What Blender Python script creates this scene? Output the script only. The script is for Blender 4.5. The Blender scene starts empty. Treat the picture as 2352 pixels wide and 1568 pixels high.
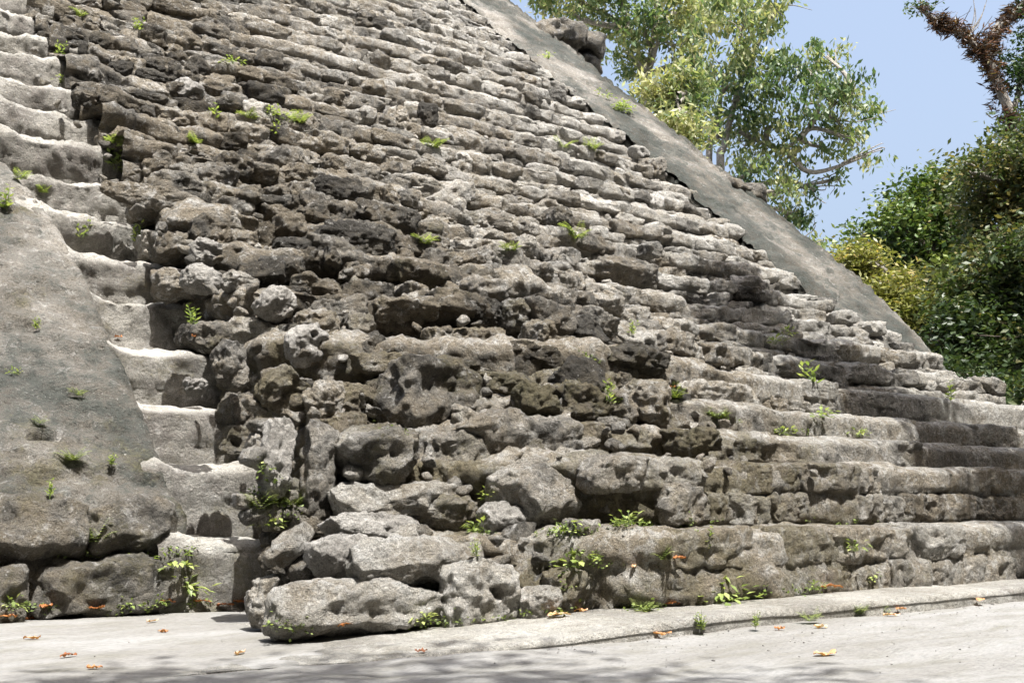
import bpy, math, random
import numpy as np
from mathutils import Vector

# ------------------------------------------------------------------ camera, sky, sun, exposure
scene = bpy.context.scene
COL = scene.collection
H = 0.8
PITCH = math.atan(366 / 2681.0)
CX, SX = 3474 / 4403.5, 2706 / 4403.5
FPX = 2681.0                                   # focal length on a 2352 x 1568 picture

cam_data = bpy.data.cameras.new('camera')
cam = bpy.data.objects.new('camera', cam_data)
COL.objects.link(cam)
cam_data.sensor_width = 36.0
cam_data.lens = FPX / 2352.0 * 36.0
cam_data.clip_end = 2000
cam.location = (0, 0, H)
cam.rotation_euler = (math.pi / 2 + PITCH, 0, -math.atan2(SX, CX))
scene.camera = cam

SUN = Vector((-0.04, -0.37, 0.927)).normalized()
world = bpy.data.worlds.new('World')
scene.world = world
world.use_nodes = True
nt = world.node_tree
sky = nt.nodes.new('ShaderNodeTexSky')
sky.sky_type = 'NISHITA'
sky.sun_disc = False
sky.sun_elevation = math.asin(SUN.z)
sky.sun_rotation = math.atan2(SUN.x, SUN.y)
sky.air_density = 1.0
sky.dust_density = 9.0
sky.ozone_density = 1.6
nt.nodes['Background'].inputs['Strength'].default_value = 0.12
hz = nt.nodes.new('ShaderNodeMix'); hz.data_type = 'RGBA'      # thin high haze whitens the blue
hz.inputs[0].default_value = 0.28
hz.inputs[7].default_value = (3.7, 4.6, 6.0, 1)
nt.links.new(sky.outputs[0], hz.inputs[6])
nt.links.new(hz.outputs[2], nt.nodes['Background'].inputs[0])

sun_data = bpy.data.lights.new('sun', 'SUN')
sun_data.energy = 5.0
sun_data.angle = math.radians(0.5)
sun_data.color = (1.0, 0.985, 0.96)
sun = bpy.data.objects.new('sun', sun_data)
COL.objects.link(sun)
sun.rotation_euler = SUN.to_track_quat('Z', 'Y').to_euler()

scene.view_settings.view_transform = 'Standard'
scene.view_settings.look = 'None'
scene.view_settings.gamma = 1.0
scene.view_settings.exposure = 1.12
scene.render.engine = 'CYCLES'
scene.cycles.use_denoising = True
scene.cycles.max_bounces = 6

rng = np.random.default_rng(7)
random.seed(7)


# ------------------------------------------------------------------ small maths
def sstep(a, b, x):
    t = np.clip((np.asarray(x, float) - a) / (b - a), 0, 1)
    return t * t * (3 - 2 * t)


def interp(x, xs, ys):
    return np.interp(x, xs, ys)


def _hash(ix, iy, iz, s):
    n = (ix * 374761393 + iy * 668265263 + iz * 2147483647 + s * 974634777) & 0xFFFFFFFF
    n = ((n ^ (n >> 13)) * 1274126177) & 0xFFFFFFFF
    n = ((n ^ (n >> 16)) * 2246822519) & 0xFFFFFFFF
    return ((n ^ (n >> 15)) & 0xFFFF).astype(np.float32) / 32767.5 - 1.0


def vnoise(P, s=0):
    P = np.asarray(P, np.float64)
    I = np.floor(P).astype(np.int64)
    F = (P - I).astype(np.float32)
    U = F * F * F * (F * (F * 6 - 15) + 10)
    r = 0
    for dx in (0, 1):
        wx = U[:, 0] if dx else 1 - U[:, 0]
        for dy in (0, 1):
            wy = U[:, 1] if dy else 1 - U[:, 1]
            for dz in (0, 1):
                wz = U[:, 2] if dz else 1 - U[:, 2]
                r = r + wx * wy * wz * _hash(I[:, 0] + dx, I[:, 1] + dy, I[:, 2] + dz, s)
    return r


def fbm(P, octs=4, s=0, gain=0.5):
    a, r, f = 1.0, 0, 1.0
    for o in range(octs):
        r = r + a * vnoise(P * f + 17.3 * o, s + o)
        a *= gain
        f *= 2.03
    return r


def ridged(P, octs=4, s=0):
    a, r, f = 1.0, 0, 1.0
    for o in range(octs):
        r = r + a * (1 - 2 * np.abs(vnoise(P * f + 9.1 * o, s + o)))
        a *= 0.5
        f *= 2.1
    return r


def worley(P2, s=0):
    """2D cell distance (F1, F2, cell value)."""
    I = np.floor(P2).astype(np.int64)
    n = len(P2)
    f1 = np.full(n, 9.0); f2 = np.full(n, 9.0); val = np.zeros(n)
    z = np.zeros(n, np.int64)
    for dx in (-1, 0, 1):
        for dy in (-1, 0, 1):
            cx, cy = I[:, 0] + dx, I[:, 1] + dy
            px = cx + 0.5 + 0.42 * _hash(cx, cy, z, s)
            py = cy + 0.5 + 0.42 * _hash(cx, cy, z, s + 5)
            d = np.hypot(P2[:, 0] - px, P2[:, 1] - py)
            v = _hash(cx, cy, z, s + 9)
            m = d < f1
            f2 = np.where(m, f1, np.minimum(f2, d))
            val = np.where(m, v, val)
            f1 = np.where(m, d, f1)
    return f1, f2, val


def ray(u, v):
    a = (u - 1176) / FPX
    b = (v - 784) / FPX
    up = -b * math.cos(PITCH) + math.sin(PITCH)
    fw = math.cos(PITCH) + b * math.sin(PITCH)
    return np.array([CX * a + SX * fw, -SX * a + CX * fw, up])


def at_depth(u, v, fdist):
    """point seen at (u, v), fdist metres ahead"""
    r = ray(u, v)
    fw = SX * r[0] + CX * r[1]
    return np.array([0, 0, H]) + r * (fdist / fw)


# ------------------------------------------------------------------ mesh helpers
class MB:
    def __init__(s):
        s.v, s.f4, s.f3, s.t, s.n = [], [], [], [], 0

    def add(s, v, quads=None, tris=None, tint=None):
        v = np.asarray(v, np.float32)
        if quads is not None and len(quads):
            s.f4.append(np.asarray(quads, np.int64) + s.n)
        if tris is not None and len(tris):
            s.f3.append(np.asarray(tris, np.int64) + s.n)
        if tint is None:
            tint = np.tile(np.array([[0.5, 0, 0.5, 1]], np.float32), (len(v), 1))
        tint = np.asarray(tint, np.float32)
        if tint.ndim == 1:
            tint = np.tile(tint[None], (len(v), 1))
        s.v.append(v); s.t.append(tint); s.n += len(v)

    def build(s, name, mat, parent=None, smooth=True, disp=None):
        v = np.concatenate(s.v); t = np.concatenate(s.t)
        if disp is not None:
            v = disp(v)
        f4 = np.concatenate(s.f4) if s.f4 else np.zeros((0, 4), np.int64)
        f3 = np.concatenate(s.f3) if s.f3 else np.zeros((0, 3), np.int64)
        me = bpy.data.meshes.new(name)
        me.vertices.add(len(v))
        me.vertices.foreach_set('co', v.astype(np.float32).ravel())
        nl = f4.size + f3.size
        me.loops.add(nl)
        me.loops.foreach_set('vertex_index', np.concatenate([f4.ravel(), f3.ravel()]).astype(np.int32))
        npoly = len(f4) + len(f3)
        me.polygons.add(npoly)
        starts = np.concatenate([np.arange(len(f4)) * 4, f4.size + np.arange(len(f3)) * 3]).astype(np.int32)
        me.polygons.foreach_set('loop_start', starts)
        me.update(calc_edges=True)
        me.polygons.foreach_set('use_smooth', np.full(npoly, smooth))
        ca = me.color_attributes.new('tint', 'FLOAT_COLOR', 'POINT')
        ca.data.foreach_set('color', t.astype(np.float32).ravel())
        me.materials.append(mat)
        me.validate()
        o = bpy.data.objects.new(name, me)
        COL.objects.link(o)
        if parent is not None:
            o.parent = parent
        return o


def tag(o, label=None, cat=None, group=None, kind=None):
    if label: o['label'] = label
    if cat: o['category'] = cat
    if group: o['group'] = group
    if kind: o['kind'] = kind
    return o


def empty(name, loc=(0, 0, 0)):
    o = bpy.data.objects.new(name, None)
    COL.objects.link(o)
    o.location = loc
    return o


def grid_quads(nr, nc):
    i = np.arange(nr - 1)[:, None] * nc + np.arange(nc - 1)[None]
    i = i.ravel()
    return np.stack([i, i + 1, i + nc + 1, i + nc], 1)


def tube(mb, pts, radii, sides=8, tint=(0.5, 0, 0.5, 1), wob=0.0):
    pts = np.asarray(pts, float)
    n = len(pts)
    tan = np.gradient(pts, axis=0)
    tan /= np.linalg.norm(tan, axis=1)[:, None] + 1e-9
    ref = np.array([0.31, 0.17, 0.93]) if abs(tan[0][2]) < 0.9 else np.array([1.0, 0.1, 0.0])
    V = []
    for k in range(n):
        a = np.cross(tan[k], ref); a /= np.linalg.norm(a) + 1e-9
        b = np.cross(tan[k], a)
        th = np.arange(sides) / sides * 2 * math.pi
        rr = radii[k] * (1 + wob * rng.normal(size=sides))
        V.append(pts[k] + (np.cos(th) * rr)[:, None] * a + (np.sin(th) * rr)[:, None] * b)
    V = np.concatenate(V)
    q = []
    for k in range(n - 1):
        for j in range(sides):
            j2 = (j + 1) % sides
            q.append((k * sides + j, k * sides + j2, (k + 1) * sides + j2, (k + 1) * sides + j))
    mb.add(V, quads=q, tint=np.array(tint))


def spline(ctrl, n):
    """Catmull-Rom through control points"""
    c = np.asarray(ctrl, float)
    c = np.vstack([2 * c[0] - c[1], c, 2 * c[-1] - c[-2]])
    t = np.linspace(0, len(c) - 3 - 1e-6, n)
    i = t.astype(int); f = (t - i)[:, None]
    p0, p1, p2, p3 = c[i], c[i + 1], c[i + 2], c[i + 3]
    return 0.5 * (2 * p1 + (p2 - p0) * f + (2 * p0 - 5 * p1 + 4 * p2 - p3) * f ** 2 + (3 * p1 - p0 - 3 * p2 + p3) * f ** 3)


# cube-grid topology for stones, cached by subdivision
_CUBES = {}


def cube_grid(n):
    if n in _CUBES:
        return _CUBES[n]
    g = np.linspace(-1, 1, n + 1)
    A, B = np.meshgrid(g, g, indexing='ij')
    A = A.ravel(); B = B.ravel(); one = np.ones_like(A)
    fs = [np.stack(p, 1) for p in ((A, B, one), (B, A, -one), (one, A, B), (-one, B, A), (B, one, A), (A, -one, B))]
    q = grid_quads(n + 1, n + 1)
    V = np.concatenate(fs)
    Q = np.concatenate([q + k * (n + 1) ** 2 for k in range(6)])
    key = np.round(V * n).astype(int)
    uniq, inv = np.unique(key, axis=0, return_inverse=True)
    inv = inv.ravel()
    VV = np.zeros((len(uniq), 3)); VV[inv] = V
    # even out the spacing on the cube before rounding
    _CUBES[n] = (VV, inv[Q])
    return _CUBES[n]


def stone(w, d, h, n, seed, k=5.0, cuts=7, cutmin=0.62, rough=0.07, yaw=0, pitch=0, roll=0, fine=True):
    """An irregular weathered block, w along x, d along y, h along z, centred on the origin."""
    r = np.random.default_rng(seed)
    V, Q = cube_grid(n)
    p = V / (np.sum(np.abs(V) ** k, axis=1) ** (1 / k))[:, None]
    nrm = p / np.linalg.norm(p, axis=1)[:, None]
    for _ in range(cuts * 2):
        c = r.normal(size=3); c /= np.linalg.norm(c)
        lim = np.max(p @ c) * r.uniform(cutmin, 0.97)
        over = np.maximum(0, p @ c - lim)
        p = p - 0.96 * over[:, None] * c
    # taper and skew
    p[:, 0] *= 1 + r.uniform(-0.12, 0.12) * p[:, 2]
    p[:, 2] *= 1 + r.uniform(-0.12, 0.12) * p[:, 0]
    p = p * np.array([w / 2, d / 2, h / 2])
    m = min(w, h)
    o = r.uniform(-50, 50, 3)
    a = rough * m
    p = p + nrm * (a * 0.95 * fbm(p / m * 1.3 + o, 3, 3))[:, None]
    if fine:
        q = p / m
        p = p + nrm * (a * 0.5 * ridged(q * 2.9 + o, 4, 5) - a * 0.9 * np.maximum(0, ridged(q * 1.7 - o, 2, 15) - 1.05) + a * 0.45 * fbm(q * 8.5 + o, 2, 6))[:, None]
        dent = np.maximum(0, fbm(q * 1.9 - o, 2, 8) - 0.22)
        p = p - nrm * (np.minimum(dent, 0.5) * m * 0.3)[:, None]
    cy, sy = math.cos(yaw), math.sin(yaw); cp, sp = math.cos(pitch), math.sin(pitch); cr, sr = math.cos(roll), math.sin(roll)
    R = np.array([[cy, -sy, 0], [sy, cy, 0], [0, 0, 1]]) @ np.array([[1, 0, 0], [0, cp, -sp], [0, sp, cp]]) @ np.array([[cr, 0, sr], [0, 1, 0], [-sr, 0, cr]])
    return p @ R.T, Q


# ------------------------------------------------------------------ materials
def new_mat(name):
    m = bpy.data.materials.new(name)
    m.use_nodes = True
    t = m.node_tree
    for n in list(t.nodes):
        t.nodes.remove(n)
    out = t.nodes.new('ShaderNodeOutputMaterial')
    b = t.nodes.new('ShaderNodeBsdfPrincipled')
    t.links.new(b.outputs[0], out.inputs[0])
    return m, t, b, out


def N(t, kind, **kw):
    n = t.nodes.new(kind)
    for k, v in kw.items():
        if k.startswith('in_'):
            key = k[3:]
            key = int(key) if key.isdigit() else key.replace('_', ' ')
            n.inputs[key].default_value = v
        else:
            setattr(n, k, v)
    return n


def ramp(t, src, stops, interp_='LINEAR'):
    r = t.nodes.new('ShaderNodeValToRGB')
    r.color_ramp.interpolation = interp_
    els = r.color_ramp.elements
    while len(els) > 1:
        els.remove(els[-1])
    els[0].position, els[0].color = stops[0][0], (*stops[0][1], 1) if len(stops[0][1]) == 3 else stops[0][1]
    for p, c in stops[1:]:
        e = els.new(p); e.color = (*c, 1) if len(c) == 3 else c
    t.links.new(src, r.inputs[0])
    return r.outputs[0]


def mixc(t, fac, a, b, mode='MIX'):
    m = t.nodes.new('ShaderNodeMix'); m.data_type = 'RGBA'; m.blend_type = mode
    for s, x in ((0, fac), (6, a), (7, b)):
        if isinstance(x, (int, float)):
            m.inputs[s].default_value = x
        elif isinstance(x, tuple):
            m.inputs[s].default_value = (*x, 1) if len(x) == 3 else x
        else:
            t.links.new(x, m.inputs[s])
    return m.outputs[2]


def math_(t, op, a, b=None, c=None, clamp=False):
    m = t.nodes.new('ShaderNodeMath'); m.operation = op; m.use_clamp = clamp
    for s, x in enumerate((a, b, c)):
        if x is None: continue
        if isinstance(x, (int, float)): m.inputs[s].default_value = x
        else: t.links.new(x, m.inputs[s])
    return m.outputs[0]


def g(v):
    return (v, v, v)


def stone_material(name, base_a, base_b, pale, dark, scale=1.0, bump=0.05, pale_amt=0.5, dark_amt=0.5, grain=1.0):
    """Weathered limestone.  tint.r = paleness of this stone, tint.g = moss, tint.b = warm/cool."""
    m, t, b, out = new_mat(name)
    geo = N(t, 'ShaderNodeNewGeometry')
    P = geo.outputs['Position']
    at = N(t, 'ShaderNodeAttribute', attribute_name='tint')
    sep = N(t, 'ShaderNodeSeparateColor'); t.links.new(at.outputs['Color'], sep.inputs[0])

    def noise(sc, det=6, rough=0.6, dist=0.0):
        n = N(t, 'ShaderNodeTexNoise', in_Scale=sc * scale, in_Detail=det, in_Roughness=rough, in_Distortion=dist)
        t.links.new(P, n.inputs['Vector']); return n.outputs[0]
    big = noise(1.3, 5, 0.6)
    mid = noise(5.5, 8, 0.68, 0.3)
    fine = noise(28, 8, 0.75)
    grit = noise(110, 4, 0.7)
    f1 = math_(t, 'ADD', math_(t, 'MULTIPLY', big, 0.45), math_(t, 'MULTIPLY', mid, 0.55))
    f1 = math_(t, 'ADD', f1, math_(t, 'MULTIPLY', math_(t, 'SUBTRACT', sep.outputs[2], 0.5), 0.25))
    col = mixc(t, ramp(t, f1, [(0.40, g(0)), (0.60, g(1))]), base_a, base_b)
    # stone to stone brightness
    lum = ramp(t, sep.outputs[0], [(0.0, g(0.42)), (0.5, g(1.0)), (1.0, g(1.55))])
    col = mixc(t, 1.0, col, lum, 'MULTIPLY')
    # black algae / dark lichen
    dk = math_(t, 'ADD', math_(t, 'MULTIPLY', mid, 0.6), math_(t, 'MULTIPLY', fine, 0.4))
    dk = math_(t, 'SUBTRACT', dk, math_(t, 'MULTIPLY', math_(t, 'SUBTRACT', sep.outputs[0], 0.5), 0.22))
    dk = math_(t, 'ADD', dk, math_(t, 'MULTIPLY', math_(t, 'SUBTRACT', big, 0.5), 0.35))
    dkm = ramp(t, dk, [(0.485, g(0)), (0.62, g(1))])
    col = mixc(t, math_(t, 'MULTIPLY', dkm, dark_amt), col, dark)
    # pale crust and lichen
    pl = noise(9, 9, 0.72, 0.5)
    plm = ramp(t, math_(t, 'ADD', pl, math_(t, 'MULTIPLY', math_(t, 'SUBTRACT', sep.outputs[0], 0.5), 0.16)), [(0.53, g(0)), (0.70, g(1))])
    col = mixc(t, math_(t, 'MULTIPLY', plm, pale_amt), col, pale)
    # speckle
    vo = N(t, 'ShaderNodeTexVoronoi', in_Scale=26.0 * scale, in_Randomness=1.0)
    t.links.new(P, vo.inputs['Vector'])
    spk = ramp(t, vo.outputs['Distance'], [(0.10, g(1)), (0.24, g(0))])
    spk = math_(t, 'MULTIPLY', spk, ramp(t, noise(6, 3, 0.6), [(0.5, g(0)), (0.6, g(1))]))
    col = mixc(t, math_(t, 'MULTIPLY', spk, 0.65 * pale_amt), col, pale)
    gr = ramp(t, math_(t, 'ADD', math_(t, 'MULTIPLY', grit, 0.5), math_(t, 'MULTIPLY', fine, 0.5)), [(0.32, g(1 - 0.62 * grain)), (0.5, g(1.0)), (0.68, g(1 + 0.55 * grain))])
    col = mixc(t, 1.0, col, gr, 'MULTIPLY')
    # moss
    ms = math_(t, 'ADD', math_(t, 'MULTIPLY', noise(3.2, 8, 0.7), 0.7), math_(t, 'MULTIPLY', fine, 0.3))
    msm = ramp(t, math_(t, 'ADD', ms, math_(t, 'MULTIPLY', math_(t, 'SUBTRACT', sep.outputs[1], 0.5), 0.5)), [(0.50, g(0)), (0.62, g(1))])
    mcol = ramp(t, fine, [(0.35, (0.05, 0.044, 0.02)), (0.55, (0.14, 0.122, 0.06)), (0.72, (0.27, 0.245, 0.13))])
    col = mixc(t, math_(t, 'MULTIPLY', msm, 0.52), col, mcol)
    t.links.new(col, b.inputs['Base Color'])
    b.inputs['Roughness'].default_value = 0.95
    b.inputs['Specular IOR Level'].default_value = 0.15
    # relief
    pit = N(t, 'ShaderNodeTexVoronoi', in_Scale=17.0 * scale); t.links.new(P, pit.inputs['Vector'])
    pitv = ramp(t, pit.outputs['Distance'], [(0.0, g(0)), (0.35, g(1))])
    hgt = math_(t, 'ADD', math_(t, 'MULTIPLY', mid, 1.2), math_(t, 'MULTIPLY', fine, 0.75))
    hgt = math_(t, 'ADD', hgt, math_(t, 'MULTIPLY', grit, 0.22))
    hgt = math_(t, 'ADD', hgt, math_(t, 'MULTIPLY', pitv, 0.22))
    bp = N(t, 'ShaderNodeBump', in_Strength=1.0, in_Distance=bump)
    t.links.new(hgt, bp.inputs['Height'])
    t.links.new(bp.outputs[0], b.inputs['Normal'])
    return m


M_ROCK = stone_material('weathered_limestone', (0.215, 0.185, 0.140), (0.350, 0.334, 0.300), (0.64, 0.625, 0.59), (0.042, 0.039, 0.034), bump=0.11, pale_amt=0.75, dark_amt=0.85, grain=1.35)
M_STEP = stone_material('worn_step_plaster', (0.29, 0.272, 0.235), (0.41, 0.397, 0.36), (0.65, 0.638, 0.605), (0.09, 0.072, 0.06), bump=0.06, pale_amt=0.5, dark_amt=0.6, grain=1.2)
M_RAMP = stone_material('grey_ramp_plaster', (0.162, 0.146, 0.120), (0.262, 0.245, 0.217), (0.46, 0.448, 0.42), (0.06, 0.068, 0.06), scale=1.25, bump=0.06, pale_amt=0.6, dark_amt=0.8, grain=1.5)
M_PALE = stone_material('pale_limestone', (0.27, 0.255, 0.23), (0.38, 0.365, 0.335), (0.64, 0.62, 0.59), (0.15, 0.135, 0.12), bump=0.06, pale_amt=0.6, dark_amt=0.5, grain=1.2)


def ground_material():
    m, t, b, out = new_mat('plaza_plaster')
    geo = N(t, 'ShaderNodeNewGeometry'); P = geo.outputs['Position']
    mp = N(t, 'ShaderNodeMapping'); mp.inputs['Rotation'].default_value = (0, 0, 0.2); mp.inputs['Scale'].default_value = (0.55, 1.5, 1)
    t.links.new(P, mp.inputs['Vector'])

    def noise(sc, det=6, rough=0.6):
        n = N(t, 'ShaderNodeTexNoise', in_Scale=sc, in_Detail=det, in_Roughness=rough)
        t.links.new(mp.outputs[0], n.inputs['Vector']); return n.outputs[0]
    col = mixc(t, ramp(t, noise(0.9, 5), [(0.4, g(0)), (0.6, g(1))]), (0.195, 0.188, 0.174), (0.245, 0.241, 0.23))
    col = mixc(t, math_(t, 'MULTIPLY', ramp(t, noise(3.2, 8, 0.7), [(0.47, g(0)), (0.66, g(1))]), 0.62), col, (0.145, 0.138, 0.112))
    col = mixc(t, math_(t, 'MULTIPLY', ramp(t, noise(2.1, 9, 0.75), [(0.56, g(0)), (0.66, g(1))]), 0.4), col, (0.15, 0.142, 0.108))
    col = mixc(t, 1.0, col, ramp(t, noise(45, 6, 0.7), [(0.3, g(0.66)), (0.5, g(1)), (0.7, g(1.16))]), 'MULTIPLY')
    t.links.new(col, b.inputs['Base Color'])
    b.inputs['Roughness'].default_value = 0.9
    b.inputs['Specular IOR Level'].default_value = 0.2
    bp = N(t, 'ShaderNodeBump', in_Strength=1.0, in_Distance=0.03)
    t.links.new(math_(t, 'ADD', noise(3, 8, 0.65), math_(t, 'MULTIPLY', noise(40, 5), 0.2)), bp.inputs['Height'])
    t.links.new(bp.outputs[0], b.inputs['Normal'])
    return m


def leaf_material(name, stops, trans=0.45, rough=0.45, spec=0.4):
    """tint.r picks the leaf colour along the stops"""
    m, t, b, out = new_mat(name)
    at = N(t, 'ShaderNodeAttribute', attribute_name='tint')
    sep = N(t, 'ShaderNodeSeparateColor'); t.links.new(at.outputs['Color'], sep.inputs[0])
    col = ramp(t, sep.outputs[0], stops)
    t.links.new(col, b.inputs['Base Color'])
    b.inputs['Roughness'].default_value = rough
    b.inputs['Specular IOR Level'].default_value = spec
    tr = N(t, 'ShaderNodeBsdfTranslucent')
    t.links.new(mixc(t, 1.0, col, (1.25, 1.3, 0.7), 'MULTIPLY'), tr.inputs['Color'])
    mx = N(t, 'ShaderNodeMixShader', in_0=trans)
    t.links.new(b.outputs[0], mx.inputs[1]); t.links.new(tr.outputs[0], mx.inputs[2])
    t.links.new(mx.outputs[0], out.inputs[0])
    return m


def bark_material(name, a, b_, sc=8):
    m, t, b, out = new_mat(name)
    geo = N(t, 'ShaderNodeNewGeometry')
    n = N(t, 'ShaderNodeTexNoise', in_Scale=sc, in_Detail=8.0, in_Roughness=0.7); t.links.new(geo.outputs['Position'], n.inputs['Vector'])
    t.links.new(ramp(t, n.outputs[0], [(0.38, a), (0.62, b_)]), b.inputs['Base Color'])
    b.inputs['Roughness'].default_value = 0.9
    bp = N(t, 'ShaderNodeBump', in_Strength=1.0, in_Distance=0.06); t.links.new(n.outputs[0], bp.inputs['Height'])
    t.links.new(bp.outputs[0], b.inputs['Normal'])
    return m


M_GROUND = ground_material()
M_LEAF_PALE = leaf_material('pale_green_leaves', [(0, (0.03, 0.06, 0.025)), (0.45, (0.09, 0.145, 0.06)), (0.8, (0.23, 0.27, 0.12)), (1, (0.38, 0.37, 0.2))], trans=0.4)
M_LEAF_DARK = leaf_material('dark_green_leaves', [(0, (0.012, 0.028, 0.008)), (0.5, (0.035, 0.07, 0.016)), (0.85, (0.085, 0.14, 0.03)), (1, (0.16, 0.2, 0.05))], trans=0.25)
M_LEAF_OLIVE = leaf_material('olive_yellow_leaves', [(0, (0.06, 0.075, 0.02)), (0.5, (0.18, 0.19, 0.055)), (0.85, (0.34, 0.33, 0.1)), (1, (0.4, 0.3, 0.1))], trans=0.35)
M_LEAF_MIX = leaf_material('mixed_green_leaves', [(0, (0.016, 0.032, 0.01)), (0.5, (0.05, 0.08, 0.025)), (0.8, (0.11, 0.13, 0.05)), (0.93, (0.15, 0.15, 0.06)), (1, (0.2, 0.17, 0.06))], trans=0.3)
M_WEED = leaf_material('bright_weed_leaves', [(0, (0.09, 0.12, 0.04)), (0.5, (0.22, 0.29, 0.08)), (1, (0.42, 0.46, 0.17))], trans=0.35)
M_EPI = leaf_material('rust_red_bromeliads', [(0, (0.02, 0.014, 0.01)), (0.45, (0.10, 0.05, 0.03)), (0.75, (0.25, 0.115, 0.06)), (1, (0.26, 0.24, 0.1))], trans=0.3)
M_DEAD = leaf_material('dry_leaves', [(0, (0.16, 0.05, 0.02)), (0.5, (0.38, 0.15, 0.05)), (0.8, (0.55, 0.30, 0.15)), (1, (0.6, 0.45, 0.32))], trans=0.15)
M_BARK = bark_material('grey_bark', (0.17, 0.15, 0.12), (0.36, 0.33, 0.29))
M_BARK_DARK = bark_material('dark_bark', (0.05, 0.04, 0.03), (0.14, 0.11, 0.085))

# ------------------------------------------------------------------ the pyramid's front as numbers
SL = math.tan(math.radians(40.8))               # slope of the ramps
Y0, Z0 = 8.35, 0.48


def Yp(z):
    return Y0 + (np.asarray(z, float) - Z0) / SL


XL0, XL1 = 0.95, 3.47                            # near ramp
XR0, XR1 = 17.05, 19.6                           # far ramp
ZTOP = 17.2
DM = ([0.0, 0.3, 0.605, 0.61, 1.12, 1.13, 1.4, 2.0, 3.0, 4.0, 5.0, 6.0, 7.0, 30],
      [2.3, 2.43, 2.78, 2.3, 2.90, 2.45, 2.55, 2.2, 1.45, 0.75, 0.25, -0.05, -0.22, -0.25])
DR = ([0.0, 0.3, 0.605, 0.61, 1.12, 1.13, 1.4, 1.7, 2.0, 2.4, 2.8, 3.4, 30],
      [2.3, 2.43, 2.78, 2.3, 2.90, 2.35, 2.35, 1.85, 1.3, 0.7, 0.28, -0.12, -0.27])


XE = ([0, 0.5, 0.62, 1.1, 1.4, 2.0, 3.0, 4.0], [3.95, 3.95, 3.98, 4.08, 4.28, 4.42, 4.48, 4.45])


def Dfun(X, z):
    w = 1 - sstep(7.2, 12.5, X)
    d = w * interp(z, *DM) + (1 - w) * interp(z, *DR)
    e = np.interp(z, XE[0], XE[1])
    d = np.where(d > 0.5, d * (0.66 + 0.34 * sstep(e, e + 1.9, X)), d)
    if np.ndim(z) == 0 and 2.3 < z < 4.2:
        d = d + sstep(16.2, 17.2, X) * 0.16
    return d - 0.12 * sstep(14.2, 16.6, X) * sstep(5.0, 7.0, z)


def Yf(X, z):
    return Yp(z) - Dfun(X, z)


def xe(z):
    return float(interp(z, *XE))


def xr(z):
    return 24.0 if z < 1.75 else (float(interp(z, [1.93, 2.45, 3.0, 3.5], [16.8, 17.4, 18.2, 18.4])) if z < 4.0 else 17.03)


def curve(z, ds=0.05):
    """plan curve of the central stair's face at height z -> points, tangents"""
    D = float(interp(z, *DM)); e = xe(z); yp = float(Yp(z))
    if D > 0.5:
        c = [(4.62, yp + 0.4), (4.5, yp - 0.05), ((4.45 + e) / 2, yp - 0.3 * D), (e, yp - 0.5 * D), (e + 0.2, yp - 0.63 * D)]
        X = np.arange(e + 0.55, xr(z) + 0.01, 0.3)
        pts = np.vstack([np.array(c), np.stack([X, Yf(X, z)], 1)])
        for _ in range(2):
            q = 0.75 * pts[:-1] + 0.25 * pts[1:]; r_ = 0.25 * pts[:-1] + 0.75 * pts[1:]
            mid = np.empty((2 * len(q), 2)); mid[0::2] = q; mid[1::2] = r_
            pts = np.vstack([pts[:1], mid, pts[-1:]])
    else:
        X = np.arange(4.38, xr(z) + 0.01, 0.2)
        pts = np.stack([X, Yf(X, z)], 1)
    seg = np.linalg.norm(np.diff(pts, axis=0), axis=1)
    s = np.concatenate([[0], np.cumsum(seg)])
    n = max(4, int(s[-1] / ds))
    ss = np.linspace(0, s[-1], n)
    out = np.stack([np.interp(ss, s, pts[:, 0]), np.interp(ss, s, pts[:, 1])], 1)
    tan = np.gradient(out, axis=0); tan /= np.linalg.norm(tan, axis=1)[:, None] + 1e-9
    return out, tan, ss


def roughness(X, z):
    """how ruined the stair is here, 0..1"""
    r = 1 - sstep(7.5, 13.5, X) * 0.6
    r *= 1 - 0.42 * sstep(4.5, 8.5, z) * sstep(5.2, 7.5, X)
    r *= 1 - 0.22 * sstep(3.2, 5.2, z)
    r = np.maximum(r, 0.75 * sstep(16.2, 17.3, X) * (1 - sstep(4.0, 4.6, z)))
    r = r * np.where((z < 2.1) & (X > 9.5), 0.35, 1.0)
    return r


def region_tint(X, z):
    """paleness (0 dark .. 1 pale), moss, warmth of the stone at this place"""
    pale = 0.53 + 0.09 * sstep(8, 12, X)
    pale = pale - 0.34 * np.exp(-((X - 4.7) / 0.8) ** 2 - ((z - 6.2) / 1.0) ** 2)
    pale = pale - 0.2 * np.exp(-((X - 6.4) / 1.2) ** 2 - ((z - 4.0) / 0.9) ** 2)
    pale = pale - 0.12 * np.exp(-((X - 6.5) / 2.2) ** 2 - ((z - 2.2) / 1.2) ** 2)
    pale = pale + 0.10 * (1 - sstep(0.6, 1.1, z))
    moss = 0.27 + 0.28 * (1 - sstep(1.0, 3.2, z)) * (1 - sstep(7, 11, X)) + 0.12 * (1 - sstep(3, 5, z)) * (1 - sstep(6, 9, X))
    warm = 0.5 - 0.28 * (1 - sstep(6, 10, X)) + 0.25 * sstep(11, 14, X)
    return pale, moss, warm


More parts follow.
